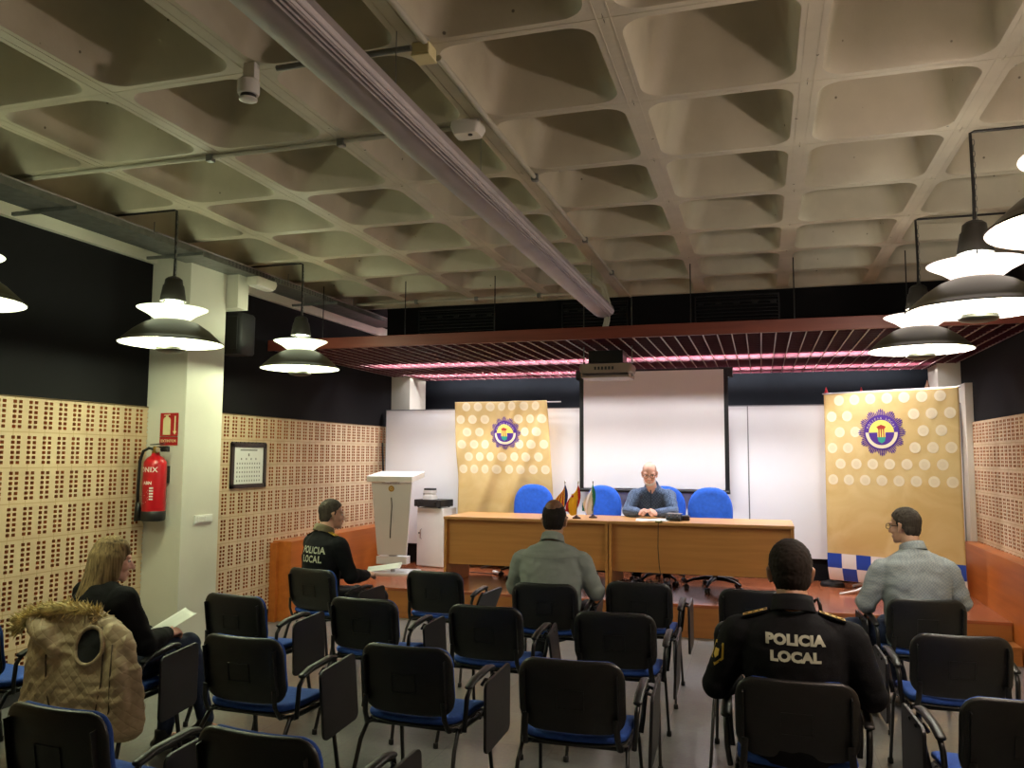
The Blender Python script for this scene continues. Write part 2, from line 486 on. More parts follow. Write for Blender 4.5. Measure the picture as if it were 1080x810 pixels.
# columns
bm = B(); box(bm, XL + .0, -4.512, 5.63, 6.11, 0, ZC)
struct(obj('pillar', bm, M_WHITEWALL, bevel=.006), 'cream square pillar standing against the left wall', 'pillar')
bm = B(); box(bm, XL + .0, -4.40, 6.115, 6.27, 3.0, 3.31)
struct(obj('beam', bm, M_WHITEWALL, bevel=.004), 'short white beam stub behind the pillar head', 'beam')
bm = B(); box(bm, XL, XL + .05, YR, 10.3, 3.31, ZC)
struct(obj('beam', bm, M_WHITEWALL), 'long white edge beam above the black left wall', 'beam')
bm = B(); box(bm, XL, -4.62, 10.35, 10.9, 0, ZC)
struct(obj('pillar', bm, M_WHITEWALL), 'white corner column behind the left whiteboard', 'pillar')
bm = B(); box(bm, 1.96, XR, 10.35, 10.9, 0, ZC)
struct(obj('pillar', bm, M_WHITEWALL), 'white corner column behind the right whiteboard', 'pillar')
bm = B(); box(bm, XR - .075, XR, 9.845, 10.34, 0, ZC - .9)
struct(obj('trim_3', bm, M_WHITEWALL), 'white upright strip at the end of the right brick wall', 'trim')

# stage with one step on the right
bm = B(); box(bm, -4.655, 2.03, 8.08, YB, ZS - .03, ZS, 0); box(bm, -4.655, 2.03, 8.085, YB, 0, ZS - .03, 1)
struct(obj('stage', bm, [M_STAGE, M_STAGEF], bevel=.003), 'low red brown wooden stage in front of the whiteboards', 'stage')
bm = B(); box(bm, .95, 2.03, 7.82, 8.08, .13, .155, 0); box(bm, .95, 2.03, 7.825, 8.08, 0, .13, 1)
struct(obj('step', bm, [M_STAGEF, M_STAGEF], bevel=.003), 'wooden step at the right end of the stage', 'step')

# ------------------------------------------------------------------ black bulkhead with vent grilles above the canopy
bm = B(); box(bm, -4.17, XR, 8.66, 8.74, 2.98, ZC - .005)
struct(obj('trim_4', bm, M_BLACKWALL), 'black bulkhead hanging below the far end of the waffle ceiling', 'bulkhead')
M_GRILLE = mat('black_grille_metal', '1a1b1d', .35, metal=.4)
for k, (xa, xb) in enumerate(((-3.75, -2.85), (-2.05, -1.35), (-.62, .2))):
    t = thing('ventilation_grille', ('black ventilation grille at the left end of the bulkhead above the canopy', 'black ventilation grille of the bulkhead behind the end of the aluminium beam', 'black ventilation grille of the bulkhead to the right of the hanging white cables')[k], 'grille', ((xa + xb) / 2, 8.655, 3.22), 0, 'vent grilles on the bulkhead')
    w = (xb - xa) / 2
    bm = B(); box(bm, -w, w, -.02, 0, .15, .165); box(bm, -w, w, -.02, 0, -.165, -.15); box(bm, -w - .015, -w, -.02, 0, -.165, .165); box(bm, w, w + .015, -.02, 0, -.165, .165)
    obj('frame', bm, M_GRILLE, t)
    bm = B()
    for q in range(8):
        z = -.13 + q * .037
        box(bm, -w, w, -.016, -.002, z, z + .006, 0, Matrix.Rotation(0, 4, 'X'))
    for q in range(9):
        x = -w + (q + .5) * 2 * w / 9
        if q % 2 == 0: box(bm, x - .03, x + .03, -.019, -.004, .07, .10)
    obj('louvre', bm, M_GRILLE, t)

# ------------------------------------------------------------------ louvred canopy over the stage
ZL = 2.78
cano = thing('louvre_canopy', 'dark red louvred canopy hanging over the stage', 'canopy', (-1.35, 7.3, ZL))
ox, oy, oz = -1.35, 7.3, ZL
bm = B(); box(bm, XL + .03 - ox, XR - .03 - ox, 0, .03, 0, .11)
obj('fascia', bm, M_FASCIA, cano, bevel=.003)
bm = B()
nx = int((XR - XL - .08) / .125)
for i in range(nx + 1):
    x = XL + .05 + i * .125 - ox
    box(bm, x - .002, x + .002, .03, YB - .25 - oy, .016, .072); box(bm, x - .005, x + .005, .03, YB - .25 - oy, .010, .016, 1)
y = .125
while y < YB - .25 - oy:
    box(bm, XL + .04 - ox, XR - .04 - ox, y - .002, y + .002, .012, .072); y += .125
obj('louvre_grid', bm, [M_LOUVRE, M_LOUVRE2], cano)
bm = B()
for y in (0.6, 3.35): box(bm, XL + .04 - ox, XR - .04 - ox, y - .0225, y + .0225, .073, .11)
obj('carrier_rail', bm, M_BLACKM, cano)
for x in (-4.24, -3.33, -2.40, -.57, .30, 1.18):
    rod('suspension_rod', [(x - ox, .015, .11), (x - ox, .015, ZC - oz)], .005, M_BLACKM, cano)

# fluorescent battens above the louvres
M_TUBE = mat('lit_fluorescent_tube', 'ffffff', .5, emit=(1.0, .86, .88), estr=20, var=0)
first = None
rowname = {8.98: 'front', 10.25: 'middle', 10.8: 'rear'}
posname = ['far left', 'inner left', 'inner right', 'far right']
for r, yy in enumerate((8.98, 10.25, 10.8)):
    for k in range(4):
        x = -1.35 + (k - 1.5) * 1.58
        lab = 'lit fluorescent batten above the red louvres, %s one of the %s row' % (posname[k], rowname[yy])
        if first is None:
            first = thing('fluorescent_batten', lab, 'ceiling light', (x, yy, 2.97), 0, 'fluorescent battens above the canopy')
            bm = B(); box(bm, -.76, .76, -.03, .03, .02, .07); obj('housing', bm, M_WHITE, first)
            bm = B(); tube(bm, [(-.74, 0, 0), (.74, 0, 0)], .013, 10); obj('tube', bm, M_TUBE, first, smooth=True)
        else:
            dup(first, (x, yy, 2.97), 0, lab)

# hanging white cables in front of the canopy
t = thing('cable_bundle', 'white cables looping down from the ceiling to the canopy beside the aluminium beam', 'cable', (-1.35, 7.36, 2.9))
M_CABLE = mat('white_cable', 'b9b6a6', .5)
for k, (dx, s) in enumerate(((0, 0), (.02, .03), (-.015, -.02))):
    rod('cable', [(-.35 + dx, .1, .50 + s), (-.15 + dx, .05, .47 + s), (-.02 + dx, .02, .38), (.03 + dx, 0, .2), (.02 + dx, -.01, .05), (.0 + dx, .0, -.02)], .011, M_CABLE, t)

# ------------------------------------------------------------------ projector
t = thing('projector', 'beige ceiling projector on a shelf below the front of the canopy', 'projector', (-1.43, 7.95, 2.47))
M_BEIGE = mat('beige_plastic', '978676', .45, var=.04)
bm = B()
ringloft(bm, [[Vector((x, y, z)) for x, y in rrect(w, .36, .05, 4)] for w, z in ((.46, .045), (.50, .06), (.52, .11), (.50, .135))])
obj('body', bm, M_BEIGE, t, smooth=True, auto=40)
bm = B(); box(bm, -.235, .235, -.17, .19, 0, .022); box(bm, -.235, -.225, -.17, .19, .02, .045); box(bm, .225, .235, -.17, .19, .02, .045)
obj('shelf', bm, M_BEIGE, t, bevel=.003)
bm = B()
for q in range(6): box(bm, -.10 + q * .034, -.08 + q * .034, -.186, -.176, .075, .105)
obj('vent', bm, M_DARK, t)
bm = B(); tube(bm, [(0.1, .17, .09), (.1, .22, .09)], .045, 20); obj('lens', bm, M_BLACK, t, smooth=True, auto=40)
bm = B(); box(bm, -.17, .17, -.12, .12, .15, .27); obj('mount_box', bm, M_BLACKM, t, bevel=.005)
bm = B(); 
for sx in (-.24, .24): tube(bm, [(sx, 0, .02), (sx, 0, .80)], .006, 8)
islands('hanger', bm, M_GALV, t, smooth=True)

# ------------------------------------------------------------------ screen and whiteboards
t = thing('projection_screen', 'white projection screen with black border hanging behind the speaker', 'screen', (-1.25, 9.95, 1.33))
bm = B(); box(bm, -.845, .845, 0, .006, 0, 1.42); obj('screen_fabric', bm, M_SCREEN, t)
bm = B(); box(bm, -.895, -.845, -.004, .008, -.01, 1.42); box(bm, .845, .895, -.004, .008, -.01, 1.42); islands('side_border', bm, M_BLACK, t)
bm = B(); tube(bm, [(-.9, 0.0, -.03), (.9, 0.0, -.03)], (.022), 12); obj('bottom_bar', bm, M_BLACK, t, smooth=True, auto=40)
bm = B(); box(bm, -.95, .95, -.04, .06, 1.31, 1.43); obj('roller_case', bm, M_BLACK, t, bevel=.01, loc=(0, .06, .02))
M_FRAME = mat('grey_aluminium_trim', '9a9aa0', .4, metal=.5)
for k, (xa, xb, lab) in enumerate(((-4.83, -3.241, 'whiteboard panel at the far left behind the lectern and cabinet'), (-3.24, -1.992, 'whiteboard panel behind the left banner, dull at its upper right corner'), (-1.99, -.40, 'whiteboard panel behind the projection screen and the speaker'), (-.398, -.142, 'narrow whiteboard panel between the screen and the right banner'), (-.14, 2.12, 'whiteboard panel behind the right banner'))):
    t = thing('whiteboard', lab, 'whiteboard', ((xa + xb) / 2, 10.05, .56), 0, 'whiteboard panels along the stage wall')
    w = (xb - xa) / 2
    bm = B(); box(bm, -w + .006, w - .006, 0, .0245, 0, 1.75); obj('panel', bm, M_BOARD, t)
    bm = B(); box(bm, -w, w, -.004, .02, 1.75, 1.762); box(bm, -w, -w + .005, -.002, .02, 0, 1.75); box(bm, w - .005, w, -.002, .02, 0, 1.75); obj('trim', bm, M_FRAME, t)
bm = B(); box(bm, -4.84, 2.13, 10.075, 10.14, ZS, 2.32)
struct(obj('trim_5', bm, M_BLACKWALL), 'black backing wall below and behind the whiteboards', 'wall panel')
tag(rod('pointer', [(-4.845, 9.98, 1.88), (-4.82, 9.98, 1.45)], .012, M_BLACK), 'thin black pointer hanging at the left edge of the leftmost whiteboard', 'pointer')

# ------------------------------------------------------------------ linear aluminium luminaire
t = thing('linear_luminaire', 'long aluminium beam luminaire hanging lengthwise below the coffered ceiling', 'luminaire', (-1.35, 0, 3.0))
prof = [(-.10, .03), (-.085, 0.0), (-.05, -.02), (0, -.028), (.05, -.02), (.085, 0.0), (.10, .03), (.085, .075), (.03, .10), (-.03, .10), (-.085, .075)]
bm = B(); ringloft(bm, [[Vector((x, y, z)) for x, z in prof] for y in (-1.5, 7.28)])
obj('body', bm, M_ALU, t, smooth=True, auto=25)
bm = B()
for k in range(4):
    x = .058 + k * .011; z = -.018 + k * .0075 + (.01 if k == 3 else 0)
    box(bm, x - .002, x + .002, -1.5, 7.28, z - .006, z + .004)
obj('cooling_rib', bm, M_ALU, t)
bm = B(); ringloft(bm, [[Vector((x * s, y, .036 + (z - .036) * s)) for x, z in prof] for y, s in ((7.28, 1.02), (7.30, 1.02), (7.305, .9))])
obj('end_cap', bm, mat('grey_end_cap', '8d8788', .4, metal=.4), t)
for y in (.6, 2.9, 3.95, 6.9):
    rod('suspension_wire', [(-.03, y, .09), (-.03, y, ZC - 3.006)], .0022, M_GALV, t, 6)

# ------------------------------------------------------------------ ceiling services
def pipe(name, pts, r, m, label, cat, clips=()):
    t = thing(name, label, cat, pts[0])
    o = Vector(pts[0])
    rod('tube', [Vector(p) - o for p in pts], r, m, t)
    for c in clips:
        c = Vector(c) - o
        bm = B(); box(bm, c.x - .02, c.x + .02, c.y - .02, c.y + .02, c.z - .022, c.z + .022); obj('clip', bm, M_GALV, t, bevel=.004)
    return t
pipe('conduit', [(-1.29, -2.4, ZC - .02), (-1.29, 2.98, ZC - .02)], .014, M_CABLE, 'grey conduit on a ceiling rib running from the camera side to the junction box', 'conduit', [(-1.29, y, ZC - .02) for y in (1.2, 2.2)])
pipe('conduit', [(-1.29, 3.13, ZC - .02), (-1.29, 8.55, ZC - .02)], .014, M_CABLE, 'grey conduit on a ceiling rib running from the junction box towards the stage', 'conduit', [(-1.29, y, ZC - .02) for y in (4.7, 6.2, 7.4)])
pipe('conduit', [(-4.56, 3.87, ZC - .014), (-1.50, 3.87, ZC - .014)], .013, M_CABLE, 'steel conduit crossing below a ceiling rib from the cable tray to the small white box', 'conduit', [(x, 3.87, ZC - .02) for x in (-3.0, -2.16)])
pipe('conduit', [(-2.0, 3.0, ZC - .03), (-1.36, 3.0, ZC - .03)], .013, M_GALV, 'short steel conduit from the smoke detector to the junction box', 'conduit', [(-1.78, 3.0, ZC - .03)])
t = thing('junction_box', 'cream junction box where conduits meet on a ceiling rib', 'junction box', (-1.32, 3.055, ZC - .05))
bm = B(); box(bm, -.045, .035, -.045, .045, 0, .049); obj('body', bm, M_CREAM, t, bevel=.006)
bm = B(); box(bm, -.047, .037, -.047, .047, -.010, -.001); obj('lid', bm, M_CREAM, t, bevel=.004)
t = thing('alarm_sounder', 'small white alarm box fixed under a rib beside the aluminium beam', 'alarm', (-1.42, 3.86, ZC - .05))
bm = B(); ringloft(bm, [[Vector((x, y, z)) for x, y in rrect(w, h, .02, 3)] for w, h, z in ((.15, .12, .05), (.16, .13, .02), (.13, .10, -.02))])
obj('body', bm, M_WHITE, t, smooth=True, auto=40)
bm = B(); lathe(bm, [(.012, 0), (.012, -.004)], 12, (.02, -.02, -.02)); obj('indicator', bm, M_DARK, t)
t = thing('smoke_detector', 'cream smoke detector on a bracket under a ceiling rib', 'smoke detector', (-2.12, 2.97, ZC - .15))
bm = B(); box(bm, -.03, .03, -.005, .035, .06, .149); obj('bracket', bm, M_WHITE, t, bevel=.004)
bm = B(); lathe(bm, [(.038, .07), (.047, .06), (.047, .01), (.043, .0)], 28); obj('base', bm, M_WHITE, t, smooth=True, auto=40)
bm = B(); lathe(bm, [(.034, .001), (.034, -.017), (.028, -.022)], 28); obj('sensor_head', bm, M_DARK, t, smooth=True, auto=40)
bm = B(); lathe(bm, [(.039, -.016), (.039, -.023), (.022, -.028)], 28); obj('cap', bm, M_WHITE, t, smooth=True, auto=40)

# cable tray on the left
t = thing('cable_tray', 'grey steel cable tray hanging along the top of the left wall', 'cable tray', (-4.425, 3, 3.30))
bm = B(); box(bm, -.145, .145, -5.5, 6.2, 0, .004); obj('tray_base', bm, M_GALV, t)
bm = B(); box(bm, .143, .147, -5.5, 6.2, 0, .055); box(bm, -.147, -.143, -5.5, 6.2, 0, .055); obj('side_rail', bm, M_GALV, t)
bm = B()
for a, b in ((-5.5, .3), (.34, 1.9), (1.94, 4.4), (4.44, 6.2)): box(bm, .145, .153, a, b, .048, .058)
obj('cover_lip', bm, M_ALU, t)
bm = B()
for yy in [y * .05 for y in range(56, 92)]:
    for zz in (.012, .026, .039): box(bm, .1472, .1485, yy, yy + .022, zz, zz + .006)
obj('perforation', bm, M_DARK, t)
for yy in (-.6, 1.1, 2.35, 3.35, 4.5): 
    bm = B(); box(bm, -.30, .24, yy, yy + .022, -.024, -.001); obj('bracket', bm, M_GALV, t)
for yy in (.2, 1.9, 3.7, 5.0): rod('hanger', [(.156, yy, .03), (.156, yy, ZC - 3.303)], .004, M_GALV, t)
pipe('conduit', [(-4.33, 8.2, ZC - .03), (-1.75, 8.2, ZC - .03)], .016, M_CABLE, 'pale pipe with hooks below the far edge of the ceiling', 'conduit', [(x, 8.2, ZC - .03) for x in (-3.6, -2.9, -2.2)])
t = thing('emergency_light', 'cream emergency light fixed under the cable tray beside the pillar', 'emergency light', (-4.25, 6.25, 3.22))
bm = B(); ringloft(bm, [[Vector((x, y, z)) for x, y in rrect(w, h, .02, 3)] for w, h, z in ((.12, .30, .05), (.13, .31, .02), (.11, .28, -.02))])
obj('body', bm, M_WHITEWALL, t, smooth=True, auto=40)
bm = B(); ringloft(bm, [[Vector((x, y, z)) for x, y in rrect(w, h, .015, 3)] for w, h, z in ((.095, .26, -.02), (.085, .25, -.034))]); obj('diffuser', bm, M_WHITE, t, smooth=True, auto=40)
bm = B(); box(bm, -.24, .02, -.012, .012, .05, .066); obj('bracket', bm, M_GALV, t)
t = thing('loudspeaker', 'dark grey loudspeaker on the wall behind the pillar', 'loudspeaker', (-4.62, 6.42, 2.62))
bm = B(); ringloft(bm, [[Vector((x, y, z)) for x, y in rrect(w, h, .04, 4)] for w, h, z in ((.24, .22, 0), (.26, .25, .02), (.26, .25, .36), (.24, .22, .38))]); obj('cabinet', bm, mat('charcoal_cabinet', '161617', .6), t, smooth=True, auto=40)
bm = B(); box(bm, -.10, .10, -.132, -.1255, .04, .34); obj('grille', bm, M_BLACK, t, bevel=.003)
bm = B(); box(bm, -.27, -.125, -.03, .03, .16, .22); obj('wall_bracket', bm, M_BLACKM, t)

# ------------------------------------------------------------------ pendant lamps
M_SHADE = mat('olive_grey_enamel', '38331a', .4, var=.05)
M_SHADEIN = mat('white_enamel', 'f2f0e6', .5, var=.02)
M_CAP = mat('dark_grey_enamel', '1d1b16', .5, var=.08)
def lamp_proto(tint, cable_dir, label, loc):
    g = 'pendant lamps'
    t = thing('pendant_lamp', label, 'lamp', loc, 0, g)      # origin at the lower rim centre
    bm = B(); lathe(bm, [(.012, .475), (.04, .465), (.057, .45), (.062, .415), (.070, .405), (.088, .30), (.088, .295), (.05, .29)], 32, cap=True); obj('cap', bm, M_CAP, t, smooth=True, auto=35)
    M_GLOW = mat('lit_reflector_glass_' + tint[0], 'ffffff', .5, emit=tint[1], estr=1.7, var=0)
    bm = B(); lathe(bm, [(.110, .150), (.115, .168), (.165, .205), (.228, .238), (.234, .243), (.226, .243), (.160, .212), (.105, .172), (.10, .15)], 48, cap=False)
    rr = bm.verts[:]
    o = obj('upper_reflector', bm, M_GLOW, t, smooth=True)
    bm = B()
    for k in range(3):
        a = 2 * pi * k / 3 + .4
        tube(bm, [(.07 * cos(a), .07 * sin(a), .30), (.115 * cos(a), .115 * sin(a), .170)], .005, 6)
    islands('stay', bm, M_CAP, t)
    bm = B(); lathe(bm, [(.115, .158), (.13, .158), (.18, .138), (.25, .090), (.315, .030), (.343, 0), (.345, .004)], 56, cap=False)
    obj('lower_shade', bm, M_SHADE, t, smooth=True)
    bm = B(); lathe(bm, [(.108, .152), (.125, .152), (.176, .131), (.246, .083), (.311, .023), (.342, -.003)], 56, cap=False)
    obj('shade_lining', bm, M_SHADEIN, t, smooth=True)
    bm = B(); lathe(bm, [(.03, .155), (.05, .12), (.085, .03), (.095, -.01), (.085, -.035), (.05, -.05), (.01, -.053)], 28)
    obj('bulb', bm, mat('lit_bulb_' + tint[0], 'ffffff', .3, emit=tint[1], estr=2.5, var=0), t, smooth=True)
    bm = B(); lathe(bm, [(.098, -.03), (.098, -.046), (.085, -.056), (.05, -.064), (.01, -.066)], 28)
    obj('bulb_guard', bm, mat('dull_glass_dome', '34342c', .4, var=.05), t, smooth=True, auto=40)
    rod('cable', [(0, 0, .465), (.004, 0, .62), (0, 0, ZC - loc[2] - .012), (cable_dir * .02, 0, ZC - loc[2] - .006), (cable_dir * .62, 0, ZC - loc[2] - .006)], .008, M_BLACK, t)
    bm = B()
    n = int((ZC - loc[2] - .48) / .03)
    for q in range(n):
        z = .47 + q * .03
        M = Matrix.Translation((.012, 0, z)) @ Matrix.Rotation(pi / 2 * (q % 2), 4, 'Z')
        pts = [M @ Vector((.007 * cos(a), 0, .019 * sin(a))) for a in [2 * pi * i / 8 for i in range(9)]]
        tube(bm, pts, .002, 4, cap=False)
    obj('chain', bm, M_GALV, t)
    return t
TL = ('greenish', (.90, 1.0, .66)); TR = ('rosy', (1.0, .86, .76))
ZLAMP = 2.47
pl = lamp_proto(TL, -1, 'lit pendant lamp in front of the pillar', (-3.90, 4.69, ZLAMP))
dup(pl, (-3.90, 6.35, ZLAMP), 0, 'lit pendant lamp above the left wall behind the pillar, nearest the canopy on the left')
dup(pl, (-3.90, 3.06, ZLAMP), 0, 'lit pendant lamp cut by the left edge of the photo')
pr = lamp_proto(TR, 1, 'lit pendant lamp in the middle of the right row', (1.09, 4.69, ZLAMP))
dup(pr, (1.10, 6.35, ZLAMP), 0, 'lit pendant lamp nearest the right banner')
dup(pr, (1.09, 3.06, ZLAMP), 0, 'lit pendant lamp cut by the right edge of the photo')

# ------------------------------------------------------------------ extinguisher, sign, picture, switch
t = thing('fire_extinguisher', 'red fire extinguisher hanging on the pillar', 'fire extinguisher', (-4.69, 5.515, 1.17))
bm = B(); lathe(bm, [(.088, .07), (.09, .08), (.09, .44), (.085, .475), (.065, .505), (.035, .525), (.03, .545)], 32); obj('cylinder', bm, M_RED, t, smooth=True, auto=50)
bm = B(); lathe(bm, [(.07, 0), (.088, .005), (.093, .02), (.093, .078), (.089, .083)], 32); obj('base_skirt', bm, M_BLACK, t, smooth=True, auto=50)
bm = B(); lathe(bm, [(.03, .53), (.03, .56), (.022, .565), (.022, .60)], 20); obj('valve', bm, mat('brass', '9a7b3c', .35, metal=.8), t, smooth=True, auto=40)
bm = B(); box(bm, -.015, .125, -.012, .012, .585, .60); box(bm, -.01, .12, -.014, .014, .61, .618, 0, Matrix.Rotation(radians(-4), 4, 'Y')); box(bm, .03, .12, -.02, .02, .555, .59); obj('handle', bm, M_BLACK, t, bevel=.004)
bm = B(); tube(bm, [(.055, -.03, .57), (.055, -.045, .57)], .022, 16); obj('pressure_gauge', bm, M_CHROME, t, smooth=True, auto=40)
hs = [(-.02, 0, .575), (-.06, -.01, .585), (-.105, -.02, .56), (-.125, -.03, .48), (-.13, -.03, .35), (-.132, -.03, .22), (-.128, -.03, .12)]
bm = B(); tube(bm, hs, .012, 10); obj('hose', bm, M_BLACK, t, smooth=True)
bm = B(); tube(bm, [(-.128, -.03, .15), (-.125, -.03, .10), (-.118, -.03, .0)], [.016, .024, .034], 12); obj('nozzle', bm, M_BLACK, t, smooth=True)
bm = B(); box(bm, -.05, .05, .085, .1155, .30, .44); obj('wall_bracket', bm, M_BLACKM, t)
def wrap_cyl(o, R, c=(0, 0)):
    for v in o.data.vertices:
        a = v.co.x / R; r = R + .0012 - v.co.y
        v.co.x = c[0] + r * sin(a); v.co.y = c[1] - r * cos(a)
for s, z, sz in (('ONIX', .41, .056), ('ABN', .305, .035)):
    o = lettering('label_text', s, sz, frame_matrix((0.005, 0, z), (1, 0, 0), (0, 0, 1)), M_LETTER, t, .0003, .0012, 1.12); wrap_cyl(o, .09)
bm = B()
for k in range(9): 
    w = (.05, .045, .05, .03, .05, .048, .05, .04, .025)[k] * 1.25
    box(bm, -.06, -.06 + w * 1.2, -.0002, .0002, .245 - k * .013, .2495 - k * .013)
for k in range(5): box(bm, .025, .055, -.0002, .0002, .26 - k * .022, .272 - k * .022)
for v in bm.verts: v.co.x *= 1
o = obj('label_lines', bm, M_LETTER, t); wrap_cyl(o, .09)

t = thing('extinguisher_sign', 'red EXTINTOR sign above the fire extinguisher on the pillar', 'sign', (-4.66, 5.624, 1.78))
bm = B(); box(bm, -.088, .088, -.004, 0, 0, .068); box(bm, -.088, .088, -.004, 0, .074, .265); obj('plate', bm, M_SIGNRED, t)
bm = B()
Mx = frame_matrix((-.022, -.0041, .165), (1, 0, 0), (0, 0, 1))
prism(bm, [(-.036, -.08), (.036, -.08), (.036, .045), (.028, .06), (.012, .068), (.012, .085), (-.012, .085), (-.012, .068), (-.028, .06), (-.036, .045)], .001, Mx)
prism(bm, [(-.03, .085), (.03, .09), (.03, .082), (-.03, .078)], .001, Mx)
Mx = frame_matrix((.058, -.0041, .165), (1, 0, 0), (0, 0, 1))
prism(bm, [(-.006, .075), (-.006, -.05), (-.018, -.05), (0, -.08), (.018, -.05), (.006, -.05), (.006, .075)], .001, Mx)
obj('pictogram', bm, M_CREAM, t)
lettering('sign_text', 'EXTINTOR', .031, frame_matrix((0, -.0045, .034), (1, 0, 0), (0, 0, 1)), M_CREAM, t, .0003, .0006)

# framed photo chart on the brick wall
t = thing('picture_frame', 'dark framed chart of small portraits on the left brick wall', 'picture', (XL + .022, 7.035, 1.38))
bm = B()
box(bm, 0, .025, -.29, -.245, 0, .44); box(bm, 0, .025, .245, .29, 0, .44); box(bm, 0, .025, -.29, .29, 0, .04); box(bm, 0, .025, -.29, .29, .40, .44)
for k in range(9):
    y = -.26 + k * .065; box(bm, .002, .02, y - .022, y + .022, .435, .452)
obj('frame', bm, mat('dark_carved_wood', '24191a', .45, var=.2), t, bevel=.004)
bm = B(); box(bm, .002, .010, -.25, .25, .03, .405); obj('sheet', bm, M_PAPER, t)
bm = B()
def tiny(y, z, w=.014, h=.02): 
    box(bm, .0101, .0108, y - w / 2, y + w / 2, z - h / 2, z + h / 2)
tiny(0, .325, .02, .026)
for k in range(4): tiny(-.12 + .08 * k, .285)
for r in range(5):
    for k in range(10): tiny(-.185 + k * .041, .24 - r * .042, .012, .018)
box(bm, .0101, .0108, -.14, .14, .366, .378)
obj('portraits', bm, mat('grey_portrait_print', '6d6a66', .6), t)
t = thing('switch_plate', 'cream double switch plate on the pillar side', 'switch', (-4.511, 5.90, 1.165))
bm = B(); box(bm, 0, .012, -.115, .115, -.035, .035); obj('plate', bm, M_WHITE, t, bevel=.004)
bm = B(); box(bm, .012, .018, -.09, -.005, -.024, .024); box(bm, .012, .018, .005, .09, -.024, .024); obj('rocker', bm, M_WHITE, t, bevel=.003)
# ------------------------------------------------------------------ audience chairs
def padgrid(bm, w, h, r, ts, curve, prof, M, mi=0, puff=0.0):
    """rounded rectangular pad (local x = width, y = height) with two curved faces at depth ts[0], ts[1]"""
    us = [-1, -.985, -.94, -.86, -.72, -.5, -.25, 0, .25, .5, .72, .86, .94, .985, 1]
    n = len(us)
    def pos(u, v):
        x = u * w / 2; y = v * h / 2
        dx = abs(x) - (w / 2 - r); dy = abs(y) - (h / 2 - r)
        if dx > 0 and dy > 0:
            m = max(dx, dy); l = math.hypot(dx, dy); s = m / l
            x = math.copysign(w / 2 - r + dx * s, x); y = math.copysign(h / 2 - r + dy * s, y)
        return x, y
    sheets = []
    mid = (ts[0] + ts[1]) / 2
    for t in ts:
        g = []
        for v in us:
            row = []
            for u in us:
                x, y = pos(u, v)
                e = max(abs(u), abs(v))
                k = 0.25 if e > .99 else (.66 if e > .97 else (.9 if e > .9 else 1))
                d = mid + (t - mid) * k
                if puff: d += puff * (1 if t > mid else 0) * (1 - abs(u) ** 3) * (1 - abs(v) ** 3)
                d += curve * (2 * x / w) ** 2 + prof(2 * y / h)
                row.append(bm.verts.new(M @ Vector((x, y, d))))
            g.append(row)
        sheets.append(g)
    for s, g in enumerate(sheets):
        for i in range(n - 1):
            for j in range(n - 1):
                q = (g[i][j], g[i][j + 1], g[i + 1][j + 1], g[i + 1][j])
                f = bm.faces.new(q if s else q[::-1]); f.material_index = mi
    a, b = sheets
    rim = [(0, j) for j in range(n)] + [(i, n - 1) for i in range(1, n)] + [(n - 1, j) for j in range(n - 2, -1, -1)] + [(i, 0) for i in range(n - 2, 0, -1)]
    for k in range(len(rim)):
        p, q = rim[k], rim[(k + 1) % len(rim)]
        f = bm.faces.new((a[p[0]][p[1]], a[q[0]][q[1]], b[q[0]][q[1]], b[p[0]][p[1]])); f.material_index = mi

